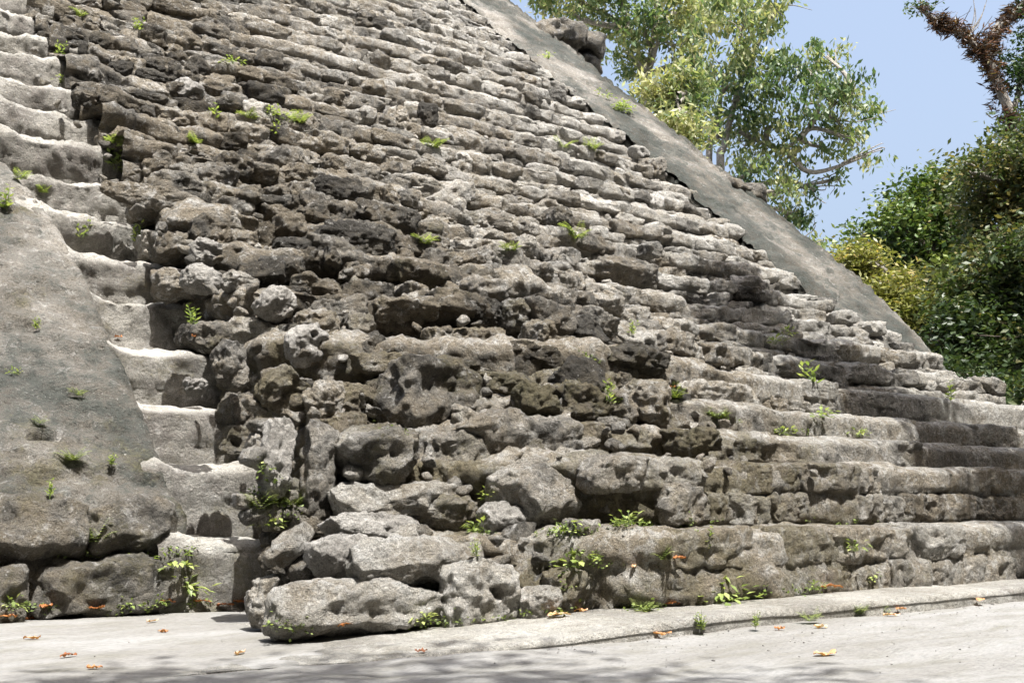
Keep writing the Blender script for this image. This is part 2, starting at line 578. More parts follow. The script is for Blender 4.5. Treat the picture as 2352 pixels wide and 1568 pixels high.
def facade_hit(u, v):
    r = ray(u, v)
    t = np.linspace(4, 45, 6000)
    X, Y, Z = r[0] * t, r[1] * t, H + r[2] * t
    D = np.array([float(Dfun(x, z)) for x, z in zip(X[::10], Z[::10])])
    D = np.interp(t, t[::10], D)
    side = (X < XL1) | (X > XR0)
    D = np.where((X < XL1), 0.0, np.where((X > XR0) & (Z > 4), 0.0, D))
    hit = Y > Yp(Z) - D
    hit |= Z < 0
    i = int(np.argmax(hit)) if hit.any() else len(t) - 1
    return np.array([X[i], Y[i], Z[i]])


# ------------------------------------------------------------------ ground
def build_ground():
    mb = MB()
    xs = np.concatenate([[-400, -150, -60, -25], np.arange(-12, 30, 0.12), [40, 70, 160, 500]])
    ys = np.concatenate([[-400, -150, -60, -25, -10, -4], np.arange(0, 9.6, 0.1), [12, 20, 40, 80, 200, 600]])
    X, Y = np.meshgrid(xs, ys, indexing='ij')
    P = np.stack([X.ravel(), Y.ravel(), 0 * X.ravel()], 1)
    z = 0.022 * fbm(P * 0.9, 3, 11) + 0.006 * fbm(P * 5, 3, 12)
    z *= 1 - sstep(12, 40, np.abs(P[:, 0]))
    P[:, 2] = z - 0.01
    mb.add(P, quads=grid_quads(len(xs), len(ys))[:, ::-1])
    o = mb.build('ground', M_GROUND)
    tag(o, 'pale plastered plaza floor in front of the pyramid', 'ground', kind='structure')


build_ground()

# ------------------------------------------------------------------ the pyramid
pyramid = tag(empty('stepped_pyramid', (10, 9, 0)), 'ruined grey limestone pyramid whose broad stair face fills the picture', 'pyramid')
PY = np.array([10.0, 9.0, 0.0])


def part(mb, name, mat, parent=pyramid, smooth=True):
    o = mb.build(name, mat, None, smooth)
    o.parent = parent
    if parent is pyramid or parent.parent is pyramid:
        o.matrix_parent_inverse.identity()
        if parent is pyramid:
            o.location = tuple(-PY)
    return o


def tint_of(X, z, dp=0.0, dm=0.0, jit=0.0):
    p, m, w = region_tint(X, z)
    p = np.clip(p + dp, 0, 1); m = np.clip(m + dm, 0, 1)
    return np.stack([p + 0 * X, m + 0 * X, np.clip(w + 0 * X + jit, 0, 1), 1 + 0 * X], -1)


# --- kerb: low rounded lip of plaster
def build_kerb():
    mb = MB()
    xs = np.arange(2.2, 25, 0.05)
    prof = []
    n1, n2, n3 = 8, 8, 26
    S = n1 + n2 + n3
    rows = []
    for x in xs:
        hgt = 0.13 * sstep(2.2, 6.2, x) - 0.03
        yf = 5.10 + 0.35 * (1 - sstep(2.4, 4.6, x))
        r = 0.038 * sstep(2.2, 5.6, x) + 0.015
        y = np.concatenate([np.full(n1, yf), yf + r * (1 - np.cos(np.linspace(0, math.pi / 2, n2))), np.linspace(yf + r, 7.3 if x < 5 else 6.3, n3 + 1)[1:]])
        zz = np.concatenate([np.linspace(-0.08, max(hgt - r, -0.02), n1), hgt - r + r * np.sin(np.linspace(0, math.pi / 2, n2)), np.full(n3, hgt)])
        rows.append(np.stack([np.full(S, x), y, zz], 1))
    P = np.concatenate(rows)
    d = 0.02 * fbm(P * np.array([1.2, 2, 2]), 3, 21) + 0.008 * fbm(P * 7, 3, 22)
    P[:, 1] -= d * 1.6; P[:, 2] += d * 0.6 * np.where(P[:, 2] > 0, 1, 0)
    ti = np.stack([np.clip(0.62 + 0.16 * fbm(P * 1.5, 2, 4), 0, 1), np.clip(0.24 + 0.2 * fbm(P * 2, 2, 5), 0, 1), np.full(len(P), 0.5), np.ones(len(P))], 1)
    mb.add(P, quads=grid_quads(len(xs), S), tint=ti)
    part(mb, 'kerb', M_STEP)


build_kerb()


def strip(mb, pts, tan, z0, z1, depth, rnose, amp, seed, tint_fn, blocks=None, rx=None):
    """riser + rounded nose + tread following a plan curve; displaced into weathered masonry"""
    n = len(pts)
    nor = np.stack([tan[:, 1], -tan[:, 0]], 1)          # outward (towards the viewer)
    nr, nn, ntd = 14, 7, 12
    r = rnose
    rx = rx or r
    zr = np.linspace(z0 - 0.06, z1 - r, nr)
    th = np.linspace(0, math.pi / 2, nn + 1)[1:]
    off = np.concatenate([np.zeros(nr), -rx * (1 - np.cos(th)), -rx - np.linspace(0, 1, ntd + 1)[1:]])
    zz = np.concatenate([zr, z1 - r + r * np.sin(th), np.full(ntd, z1)])
    nx_ = np.concatenate([np.ones(nr), np.cos(th), np.zeros(ntd)])
    nz_ = np.concatenate([np.zeros(nr), np.sin(th), np.ones(ntd)])
    S = len(zz)
    V = np.zeros((n, S, 3)); NV = np.zeros((n, S, 3))
    dep = np.broadcast_to(np.asarray(depth, float), (n,))
    for j in range(S):
        o = off[j]
        if j >= nr + nn:
            k = (off[j] + rx)                            # 0 .. -1
            V[:, j, 0] = pts[:, 0] - nor[:, 0] * rx
            V[:, j, 1] = pts[:, 1] - nor[:, 1] * rx - k * dep
        else:
            V[:, j, 0] = pts[:, 0] + nor[:, 0] * o
            V[:, j, 1] = pts[:, 1] + nor[:, 1] * o
        V[:, j, 2] = zz[j]
        NV[:, j, 0] = nor[:, 0] * nx_[j]; NV[:, j, 1] = nor[:, 1] * nx_[j]; NV[:, j, 2] = nz_[j]
    P = V.reshape(-1, 3); NN = NV.reshape(-1, 3)
    am = np.repeat(np.broadcast_to(np.asarray(amp, float), (n,)), S)
    d = am * (1.5 * fbm(P * np.array([0.9, 0.9, 1.6]), 3, seed) + 0.8 * fbm(P * 4.2, 3, seed + 7) + 0.36 * ridged(P * 10, 3, seed + 13))
    s_arc = np.concatenate([[0], np.cumsum(np.linalg.norm(np.diff(pts, axis=0), axis=1))])
    bt = np.zeros(len(P))
    if blocks:
        bw, bh, bd = blocks
        wob = 0.16 * fbm(P * 1.3, 2, seed + 31)
        vv = (z1 - P[:, 2]) / bh + 0.22 * fbm(P * np.array([1.1, 1.1, 0.5]), 2, seed + 33)
        row = np.floor(vv).astype(np.int64)
        z_ = np.zeros_like(row)
        su = np.repeat(s_arc, S) / (bw * np.where(row <= 0, 1.35, 0.8)) + 0.5 * _hash(row, z_ + seed, z_, 3) + 0.35 * wob
        # unequal lengths: warp the running length
        su = su + 0.28 * np.sin(su * 2.3 + row * 1.7)
        cell = np.floor(su).astype(np.int64)
        val = _hash(cell, row, z_, seed)
        eu = np.minimum(su - cell, cell + 1 - su) * bw; ev = np.minimum(vv - row, row + 1 - vv) * bh
        dist = np.minimum(eu, np.where(row < 0, 1, ev)) + 0.02 * fbm(P * 7, 3, seed + 35)
        edge = sstep(0.0, 0.05, dist)
        face = np.repeat(np.ones(n), S) * np.tile(np.concatenate([np.ones(nr), np.linspace(1, 0.2, nn), np.full(ntd, 0.1)]), n)
        d = d + face * (bd * 0.5 * val - bd * 0.8 * (1 - edge))
        bt = val * 0.13 * face
    P = P + NN * d[:, None]
    ti = tint_fn(P, bt)
    mb.add(P, quads=grid_quads(n, S)[:, ::-1], tint=ti)
    return P


def x1_near(z):
    return np.interp(z, [3.0, 3.8, 4.5, 5.5, 8.0], [3.47, 3.33, 3.08, 2.7, 2.5])


# --- side stair: worn plaster steps between the near ramp and the rubble
def build_side_stair():
    stair = bpy.data.objects.new('side_stair', None)
    COL.objects.link(stair); stair.parent = pyramid; stair.location = tuple(-PY)
    jit = np.random.default_rng(12).normal(size=40) * 0.035
    for k in range(27):
        z1 = 0.52 + 0.55 * k + jit[k]; z0 = 0.52 + 0.55 * (k - 1) - 0.06
        y = float(Yp(z1)) - 0.02
        xa, xb = min(3.32, x1_near(z1) - 0.2), 4.80 + (0.5 if k in (4, 5) else 0)
        if k == 0: xb = 4.16
        X = np.arange(xa, xb, 0.025)
        # steps sag forward to the right and run out into the ramp on the left
        pts = np.stack([X, np.full(len(X), y) + 0.012 * np.sin(X * 3 + k)], 1)
        tan = np.tile(np.array([[1.0, 0.0]]), (len(X), 1))
        mb = MB()

        def tf(P, bt, z1=z1):
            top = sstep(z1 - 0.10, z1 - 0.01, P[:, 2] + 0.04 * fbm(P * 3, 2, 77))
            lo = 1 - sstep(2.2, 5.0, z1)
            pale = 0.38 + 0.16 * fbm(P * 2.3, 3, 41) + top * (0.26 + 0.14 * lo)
            moss = 0.24 + (1 - sstep(1, 4, z1)) * (0.22 * (1 - top)) + 0.2 * fbm(P * 1.7, 2, 43) - 0.25 * top
            return np.stack([np.clip(pale, 0, 1), np.clip(moss, 0, 1), np.full(len(P), 0.5), np.ones(len(P))], 1)
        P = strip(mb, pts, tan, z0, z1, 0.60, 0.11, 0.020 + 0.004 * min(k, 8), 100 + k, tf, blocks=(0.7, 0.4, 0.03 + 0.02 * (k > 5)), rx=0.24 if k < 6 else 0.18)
        # treads worn into a shallow hollow
        V = mb.v[-1]
        wear = np.exp(-((V[:, 0] - 3.85 - 0.1 * math.sin(k * 2.1)) / 0.28) ** 2) * sstep(z1 - 0.14, z1 - 0.02, V[:, 2])
        V[:, 2] -= 0.03 * wear
        V[:, 2] += 0.07 * (1 - sstep(x1_near(z1) - 0.03, x1_near(z1) + 0.2, V[:, 0])) * sstep(z1 - 0.14, z1 - 0.02, V[:, 2])
        lim = Z0 + SL * (V[:, 1] - Y0) - 0.03
        xe_ = x1_near(z1) + 0.09
        V[:, 2] = np.where(V[:, 0] < xe_, np.minimum(V[:, 2], lim + 0.25 * sstep(xe_ - 0.07, xe_, V[:, 0])), V[:, 2])
        o = mb.build('step', M_STEP)
        o.parent = stair


build_side_stair()


# --- ramps
def build_ramp(x0, x1, zlo, zhi, seed, near):
    # the far ramp's foot runs down behind the fallen stones
    mb = MB()
    res = 0.035 if near else 0.07
    Ls = (zhi - zlo) / math.sin(math.radians(40.8))
    ns = int(Ls / res); nx = int((x1 - x0) / res)
    side = 8
    # across: left side skirt, top, right side skirt
    th = np.linspace(0, math.pi / 2, side)
    er, ed = (0.16, 0.30) if near else (0.05, 0.1)
    xa = np.concatenate([np.full(side, x0), np.linspace(x0, x1, nx), x1 + er * np.sin(th)])
    dn = np.concatenate([np.linspace(1.3, 0.05, side), np.zeros(nx), ed * (1 - np.cos(th)) + 0.8 * (th > 1.5)])
    rr = 0.05
    zs = np.linspace(zlo, zhi, ns)
    A, S = len(xa), ns
    X = np.tile(xa, S).reshape(S, A); Z = np.repeat(zs, A).reshape(S, A)
    Y = Yp(Z)
    nY, nZ = -math.sin(math.radians(40.8)), math.cos(math.radians(40.8))
    Dn = np.tile(dn, S).reshape(S, A)
    if near:
        X = x0 + (X - x0) * (x1_near(Z) - x0) / (x1 - x0)
    else:
        X = x0 + (X - x0) * (np.interp(Z, [1.5, 2.1, 3.6, 5.2], [18.3, 18.55, 19.05, 19.6]) - x0) / (x1 - x0)
    P = np.stack([X, Y - Dn * nY, Z - Dn * nZ], -1).reshape(-1, 3)
    d = 0.03 * fbm(P * 0.9, 3, seed) + 0.016 * fbm(P * 3.4, 4, seed + 5) + 0.008 * ridged(P * 9, 3, seed + 8)
    d -= 0.035 * sstep(0.25, 0.5, fbm(P * np.array([1.6, 2.2, 2.2]), 3, seed + 40))
    d -= 0.04 * sstep(0.36, 0.55, fbm(P * np.array([4.0, 6.5, 6.5]), 3, seed + 50))
    gone = sstep(0.12, 0.42, fbm(P * np.array([0.7, 0.9, 0.9]), 4, seed + 60))
    d += gone * (-0.045 + 0.034 * ridged(P * 4.0, 3, seed + 61) + 0.026 * fbm(P * 9, 3, seed + 62))
    Xf = P[:, 0]; Zf = P[:, 2]
    moss = 0.24 + 0.2 * fbm(P * 1.3, 3, seed + 2) + 0.2 * gone
    pale = 0.44 + 0.36 * fbm(P * np.array([1.5, .8, .8]), 3, seed + 3)
    if near:
        # edge towards the steps is rounded off; pits and a deep hole in the plaster
        for (u, v, r, dep) in ((94, 1007, 0.062, 0.22), (177, 905, 0.05, 0.06), (330, 1098, 0.07, 0.05), (262, 1094, 0.05, 0.05), (130, 775, 0.04, 0.05), (285, 1225, 0.08, 0.05), (15, 740, 0.06, 0.06), (190, 690, 0.05, 0.03), (60, 1010, 0.03, 0.04)):
            c = facade_hit(u, v)
            dd = np.sqrt(((P[:, 0] - c[0]) / 1.7) ** 2 + (P[:, 1] - c[1]) ** 2 + (P[:, 2] - c[2]) ** 2)
            d -= dep * (1 - sstep(r * 0.45, r, dd + 0.02 * fbm(P * 9, 2, 3)))
        # ragged cracks near the foot, where the plaster ends over the base blocks
        cr = np.abs(Zf - 0.98 - 0.05 * fbm(P * 2.2, 3, 71) - 0.0)
        d -= 0.035 * (1 - sstep(0.0, 0.03, cr)) * sstep(0.05, 0.25, fbm(P * 1.1, 2, 72))
        moss = moss + 0.16 * (1 - sstep(0.7, 2.2, Zf))
        d += 0.03 * (1 - sstep(0.55, 0.9, Zf))
    else:
        pale = pale - 0.08
        d -= 0.12 * (sstep(x1 - 0.2, x1, Xf) + (1 - sstep(x0, x0 + 0.12, Xf))) * (Dn.ravel() == 0)
        d += 0.05 * fbm(P * np.array([0.2, 1.1, 1.1]), 3, 19) * (1 - sstep(x0 + 0.1, x0 + 0.5, Xf))
        moss = moss * 0.6
        # broken lower end
        d -= 0.10 * (1 - sstep(3.2, 4.6, Zf + 0.7 * fbm(P * 1.2, 3, 33)))
        d += 0.07 * fbm(P * np.array([0.6, 1.6, 1.6]), 3, 35) * (1 - sstep(x0 + 0.2, x0 + 0.9, Xf))
    pale = pale - 0.16 * gone
    P = P + d[:, None] * np.array([0, nY, nZ])
    if near:                                        # the foot turns down into the joint above the blocks
        row = P[:A].copy(); row[:, 2] -= 0.45; row[:, 1] += 0.06
        P = np.vstack([row, P]); S += 1
        pale = np.concatenate([pale[:A], pale]); moss = np.concatenate([moss[:A], moss])
    ti = np.stack([np.clip(pale, 0, 1), np.clip(moss, 0, 1), np.clip(0.5 + 0.3 * fbm(P * 0.8, 2, seed + 1), 0, 1), np.ones(len(P))], 1)
    mb.add(P, quads=grid_quads(S, A)[:, ::-1][:, ::-1], tint=ti)
    return part(mb, 'ramp', M_RAMP)


near_ramp = build_ramp(XL0, XL1, 0.70, ZTOP, 300, True)
near_ramp['label'] = 'smooth grey plaster ramp beside the side stair'
far_ramp = build_ramp(XR0, XR1, 1.5, ZTOP, 340, False)
far_ramp['label'] = 'long smooth far ramp along the skyline'


def add_stone(mb, c, w, d, h, n, seed, tint, **kw):
    V, Q = stone(w, d, h, n, seed, **kw)
    mb.add(V + np.asarray(c), quads=Q, tint=np.asarray(tint, np.float32))


def base_blocks():
    # big squared stones under the near ramp
    yb = 8.28
    specs = [((0.95, 1.95), (0.0, 0.36)), ((2.02, 2.36), (-0.02, 0.36)), ((2.42, 3.46), (-0.02, 0.40)), ((0.95, 2.0), (0.38, 0.70)), ((2.02, 2.80), (0.35, 0.69)), ((2.82, 3.45), (0.33, 0.66))]
    for k, ((x0, x1), (z0, z1)) in enumerate(specs):
        mb = MB()
        up_ = k > 2
        add_stone(mb, ((x0 + x1) / 2, yb + 0.30 + 0.16 * up_, (z0 + z1) / 2 + 0.03 * up_), (x1 - x0) * 1.03, 0.66, (z1 - z0) * (1.05 + 0.25 * up_), 30, 900 + k, (0.42, 0.5, 0.45, 1), k=7, cuts=5, cutmin=0.8, rough=0.05, pitch=-0.42 * up_)
        part(mb, 'base_block', M_ROCK)
    # mortar behind the joints
    mb = MB()
    xs = np.arange(0.9, 3.46, 0.05); zs = np.arange(-0.05, 0.72, 0.05)
    X, Z = np.meshgrid(xs, zs, indexing='ij')
    P = np.stack([X.ravel(), np.full(X.size, yb + 0.24), Z.ravel()], 1)
    P[:, 1] += 0.05 * fbm(P * 4, 3, 66)
    mb.add(P, quads=grid_quads(len(xs), len(zs))[:, ::-1], tint=(0.3, 0.4, 0.3, 1))
    part(mb, 'foot_wall', M_ROCK)


base_blocks()


# --- central stair: every step is a worn strip with the stones of two courses bedded in it
def build_steps():
    zs = [0.02, 0.605, 1.12, 1.40, 1.70, 2.17]
    while zs[-1] < ZTOP - 0.5:
        zs.append(zs[-1] + 0.55)
    sid = 5000
    for k in range(len(zs) - 1):
        z0, z1 = zs[k], zs[k + 1]
        zm = (z0 + z1) / 2
        zc = z1 - 0.02 if k in (0, 1) else zm
        far = zm > 4.5
        pts, tan, ss = curve(zc, 0.035 if zm < 3 else (0.05 if zm < 6 else 0.07))
        znext = (zs[k + 1] + zs[k + 2]) / 2 if k + 2 < len(zs) else z1 + 0.3
        Yn = Yf(np.clip(pts[:, 0], 4.2, 24), znext if k else 1.0)
        dep = np.clip(Yn - pts[:, 1], 0.1, 3) + 0.25
        mb = MB()
        low = k < 5
        R = roughness(pts[:, 0], zm)
        R = np.array([float(x) for x in np.atleast_1d(R)])
        amp = (0.028 + 0.034 * R) * (1 - 0.55 * sstep(7.5, 9.5, pts[:, 0]) * (2 <= k < 5))

        def tf(P, bt, z1=z1, k=k):
            p, m, w = region_tint(P[:, 0], P[:, 2])
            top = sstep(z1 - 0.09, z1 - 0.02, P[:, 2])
            p = p + bt + 0.13 * fbm(P * 1.6, 3, 51) + (0.16 + 0.14 * (k < 5)) * top  # treads tinted paler, so their sunlit look is partly in the colour
            m = m + 0.22 * fbm(P * 1.9, 3, 52) - 0.12 * top
            return np.stack([np.clip(p, 0, 1), np.clip(m, 0, 1), np.clip(w + 0.2 * fbm(P * 1.1, 2, 53), 0, 1), np.ones(len(P))], 1)
        bl = (0.6, 0.26, 0.05) if k < 2 else ((0.8, 0.4, 0.05) if k < 5 else (0.6, 0.28, 0.085))
        shift = (0.025 + 0.17 * R) * (k >= 5) + 0.13 * (k >= 2) * (k < 5) * (1 - sstep(6.6, 9.0, pts[:, 0]))
        nrm_ = np.stack([tan[:, 1], -tan[:, 0]], 1)
        spts = pts - nrm_ * (shift * sstep(4.6, 5.4, pts[:, 0]))[:, None]
        shift = shift + 0.0 * (k < 5)
        if k < 2:
            amp = amp * (1 - 0.62 * sstep(5.5, 8.0, pts[:, 0]))
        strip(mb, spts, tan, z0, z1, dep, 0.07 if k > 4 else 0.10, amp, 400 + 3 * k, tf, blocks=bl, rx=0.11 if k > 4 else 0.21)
        # bedded stones, two courses to the step
        L = ss[-1]
        courses = 2 if (z1 - z0) > 0.4 else 1
        ch = (z1 - z0) / courses
        for c in range(courses):
            s = rng.uniform(0, 0.3)
            while s < L:
                i = min(len(pts) - 1, int(s / L * (len(pts) - 1)))
                X = pts[i, 0]
                R_ = float(roughness(X, zm))
                w = rng.uniform(0.24, 0.72) if R_ > 0.6 else rng.uniform(0.3, 1.0)
                if rng.random() < 0.12: w *= 0.55
                sc = s + w / 2
                s += w * rng.uniform(0.92, 1.08)
                i = min(len(pts) - 1, int(sc / L * (len(pts) - 1)))
                X, Yc = pts[i]
                R_ = float(roughness(X, zm))
                prob = 0.80 + 0.2 * R_
                if k < 2:
                    prob = 0.5 * (1 - float(sstep(4.6, 6.2, X)))
                elif k < 5:
                    prob = 0.9 * (1 - float(sstep(6.6, 9.0, X)))
                slab = k < 5 and X > (6.0 if k < 2 else 8.0)
                if slab and (k >= 2 or c == 1):
                    if rng.random() > (0.62 if X < 9 and k < 2 else 0.10): continue
                if slab:
                    prob = 0.93
                    if k != 0 and k != 1 or c == 1:
                        s += w * 0.55; w *= 1.55                # long facing slabs; small cobbles below them
                if rng.random() > prob:
                    continue
                if slab:
                    sl = s - w / 2
                    i = min(len(pts) - 1, max(0, int(sl / L * (len(pts) - 1))))
                    X, Yc = pts[i]
                    d = 0.5; h = ch * rng.uniform(0.94, 1.04)
                    pro = 0.0 + rng.normal() * 0.014
                    nx, ny = tan[i, 1], -tan[i, 0]
                    p_, m_, w_ = region_tint(X, zm)
                    sid += 1
                    ti = (np.clip(float(p_) + 0.04 + rng.normal() * 0.10, 0, 1), np.clip(float(m_) + rng.normal() * 0.07, 0, 1), np.clip(float(w_) + rng.normal() * 0.18, 0, 1), 1)
                    add_stone(mb, (X + nx * (pro - d / 2 + 0.03), Yc + ny * (pro - d / 2 + 0.03), z0 + ch * (c + 0.5) + rng.normal() * 0.006), w * 0.99, d, h, 26, sid, ti, k=rng.uniform(7, 10), cuts=3, cutmin=0.88, rough=0.055, yaw=math.atan2(tan[i, 1], tan[i, 0]) + rng.normal() * 0.015, pitch=rng.normal() * 0.02, roll=rng.normal() * 0.012)
                    continue
                h = ch * rng.uniform(0.8, 1.12) if R_ > 0.6 else ch * rng.uniform(0.9, 1.1)
                d = rng.uniform(0.35, 0.6)
                nx, ny = tan[i, 1], -tan[i, 0]
                # lower course of a half ruined step sits further out, like the missing nose
                back = (0.5 - c) * 0.30 * R_ if courses == 2 else 0.0
                pro = -0.02 + rng.normal() * (0.085 * (0.45 + R_) if R_ > 0.6 else 0.045) + back * 0.9
                if rng.random() < 0.07 * R_: pro += rng.uniform(0.08, 0.2)
                if rng.random() < 0.10 * R_: pro -= 0.2
                cx = X + nx * (pro - d / 2 + 0.06); cy = Yc + ny * (pro - d / 2 + 0.06)
                zc_ = z0 + ch * (c + 0.5) + rng.normal() * 0.035 * (0.5 + R_)
                dist = math.hypot(cx, cy)
                n = 24 if dist < 11 else (17 if dist < 16 else 12)
                yaw = math.atan2(tan[i, 1], tan[i, 0]) + rng.normal() * 0.10 * R_
                p_, m_, w_ = region_tint(X, zm)
                ti = (np.clip(float(p_) + rng.normal() * 0.17 + (0.2 if rng.random() < 0.06 else 0), 0, 1), np.clip(float(m_) + rng.normal() * 0.08, 0, 1), np.clip(float(w_) + rng.normal() * 0.18, 0, 1), 1)
                sid += 1
                add_stone(mb, (cx, cy, zc_), w * 0.97, d, h, n, sid, ti, k=rng.uniform(4.0, 8.5), cuts=int(rng.integers(4, 8)), cutmin=0.72, rough=0.05 + 0.05 * R_, yaw=yaw, pitch=rng.normal() * 0.08 * R_, roll=rng.normal() * 0.07 * R_)
        part(mb, 'step', M_ROCK)


build_steps()


# --- the pyramid's body behind the stair: terraces that show past the far ramp
def terraces():
    def tier(x0, x1, y0, y1, z0, z1, seed, over=0.0):
        mb = MB()
        nx, ny, nz = max(4, int((x1 - x0) / 0.2)), max(4, int((y1 - y0) / 0.25)), max(4, int((z1 - z0) / 0.15))
        nx, ny, nz = min(nx, 60), min(ny, 60), min(nz, 40)
        def face(o, a, b, na, nb):
            A, B = np.meshgrid(np.linspace(0, 1, na), np.linspace(0, 1, nb), indexing='ij')
            P = np.asarray(o, float) + A.ravel()[:, None] * np.asarray(a, float) + B.ravel()[:, None] * np.asarray(b, float)
            return P, grid_quads(na, nb)
        dx, dy, dz = x1 - x0, y1 - y0, z1 - z0
        for o, a, b, na, nb in (((x0, y0, z0), (dx, 0, 0), (0, 0, dz), nx, nz), ((x1, y0, z0), (0, dy, 0), (0, 0, dz), ny, nz), ((x0, y0, z1), (dx, 0, 0), (0, dy, 0), nx, ny), ((x0, y1, z0), (0, -dy, 0), (0, 0, dz), ny, nz), ((x1, y1, z0), (-dx, 0, 0), (0, 0, dz), nx, nz)):
            P, Q = face(o, a, b, na, nb)
            P = P + 0.10 * np.stack([fbm(P * 1.5, 3, seed), fbm(P * 1.5 + 9, 3, seed), fbm(P * 1.5 + 20, 3, seed)], 1)
            mb.add(P, quads=Q, tint=tint_of(P[:, 0], P[:, 2], -0.08))
        part(mb, 'terrace', M_ROCK)
    # big hidden body, so that the pyramid has a back and sides
    for k in range(5):
        zt = 3.2 * (k + 1)
        y0 = float(Yp(zt)) + 0.9
        tier(-6 + 1.0 * k, 20.0 - 0.15 * k, y0, 48 - 2 * k, max(0, zt - 3.3), zt, 700 + k)


terraces()


def ledge(x0, x1, y0, y1, z0, z1, seed):
    mb = MB()
    r = np.random.default_rng(seed)
    x = x0
    while x < x1:
        w = r.uniform(0.5, 0.9)
        for (za, zb, inset) in ((z0, z0 + 0.45 * (z1 - z0), 0.18), (z0 + 0.42 * (z1 - z0), z1, -0.03)):
            y = y0
            while y < y1:
                l = r.uniform(0.7, 1.2)
                add_stone(mb, (x + w / 2, y + l / 2 + inset, (za + zb) / 2), w * 1.08 - (inset if x + w > x1 else 0), l * 1.05, (zb - za) * 1.08, 10, int(r.integers(1e6)), (r.uniform(0.3, 0.5), 0.2, 0.5, 1), k=6, cuts=6, rough=0.08)
                y += l
        x += w
    part(mb, 'terrace_ledge', M_ROCK)


def edge_point(u, v, X):
    r = ray(u, v); t = X / r[0]
    return r * t + np.array([0, 0, H])


p1 = edge_point(1350, 62, 20.9)
ledge(19.3, 20.9, p1[1], p1[1] + 6.0, p1[2] - 1.15, p1[2] + 0.05, 31)
p2 = edge_point(1757, 425, 20.3)
ledge(19.3, 20.3, p2[1], p2[1] + 3.0, p2[2] - 0.7, p2[2] + 0.05, 32)


# small rubble packed in the joints of the ruined middle
def rubble():
    mb = MB()
    r = np.random.default_rng(99)
    for q_ in range(150):
        u, v = r.uniform(600, 1480), r.uniform(880, 1330)
        p = facade_hit(u, v)
        if p[2] < 0.1: continue
        w = r.uniform(0.08, 0.2)
        add_stone(mb, (p[0], p[1] + r.uniform(0.10, 0.22), p[2]), w * r.uniform(1.0, 1.9), w * 1.2, w * r.uniform(0.6, 1.0), 8, int(r.integers(1e7)), (r.uniform(0.35, 0.8), r.uniform(0.15, 0.5), r.uniform(0.3, 0.7), 1), k=4, cuts=6, cutmin=0.6, rough=0.11, yaw=r.uniform(-0.4, 0.4), roll=r.normal() * 0.3)
    for _ in range(2200):
        z = r.uniform(0.7, 9.0) ** 1.0
        X = r.uniform(4.0, 15.5)
        if z < 2.2 and X > 8: continue
        if r.random() > float(roughness(X, z)) * (1.0 if z < 5 else 0.6): continue
        y = float(Yf(max(X, xe(z) + 0.6), z)) + r.uniform(-0.06, 0.16)
        w = r.uniform(0.05, 0.14)
        add_stone(mb, (X, y, z), w * r.uniform(0.9, 1.6), w, w * r.uniform(0.6, 1.0), 5, int(r.integers(1e7)), (r.uniform(0.3, 0.85), r.uniform(0.1, 0.5), r.uniform(0.2, 0.8), 1), k=4, cuts=8, cutmin=0.5, rough=0.12, yaw=r.uniform(0, 3), roll=r.normal() * 0.5, fine=False)
    o = part(mb, 'rubble_fill', M_ROCK)
    o['kind'] = 'stuff'


rubble()


# ------------------------------------------------------------------ loose boulders and fallen blocks
def loose(u0, v0, u1, v1, label, mat=M_ROCK, pale=0.5, moss=0.25, warm=0.45, push=0.0, name='boulder', seed=1, k=3.2, cuts=7, dr=0.8, roll=0.0, yaw=0.0, Y=None, rough=0.075, n=28, hole=None, cutmin=0.7, sink=0.0, pitch=0.0):
    uc, vc = (u0 + u1) / 2, (v0 + v1) / 2
    if Y is None:
        c = facade_hit(uc, vc)
    else:
        r = ray(uc, vc); c = r * (Y / r[1]) + np.array([0, 0, H])
    dist = SX * c[0] + CX * c[1]
    wm, hm = (u1 - u0) * dist / FPX, (v1 - v0) * dist / FPX
    hm += sink; c = c - np.array([0, 0, sink / 2])
    d = dr * min(wm, 1.6 * hm)
    w = max(0.4 * wm, (wm / 0.87 - 0.5 * d) / 0.79)
    c = c + np.array([0, (0.30 - push) * d, 0])
    V, Q = stone(w, d, hm * 1.06, n, 8000 + seed, k=k, cuts=cuts, cutmin=cutmin, rough=rough, roll=roll, yaw=yaw, pitch=pitch)
    if hole:
        hx, hz, hr, hd = hole
        q = np.hypot((V[:, 0] / w - hx) * w, (V[:, 2] / hm - hz) * hm)
        V[:, 1] += hd * (1 - sstep(hr * 0.4, hr, q)) * (V[:, 1] < 0)
    zb = V[:, 2].min()
    mb = MB()
    P = V + c
    ti = np.stack([np.clip(pale + 0.16 * fbm(P * 3, 2, seed), 0, 1), np.clip(moss + 0.2 * fbm(P * 2.5, 2, seed + 3), 0, 1), np.clip(warm + 0.2 * fbm(P * 2, 2, seed + 5), 0, 1), np.ones(len(P))], 1)
    base = c + np.array([0, 0, zb])
    mb.add(P - base, quads=Q, tint=ti)
    o = mb.build(name, mat)
    o.location = tuple(base)
    tag(o, label, 'boulder' if name == 'boulder' else 'stone block', 'loose stones on the ruined stair')
    return o


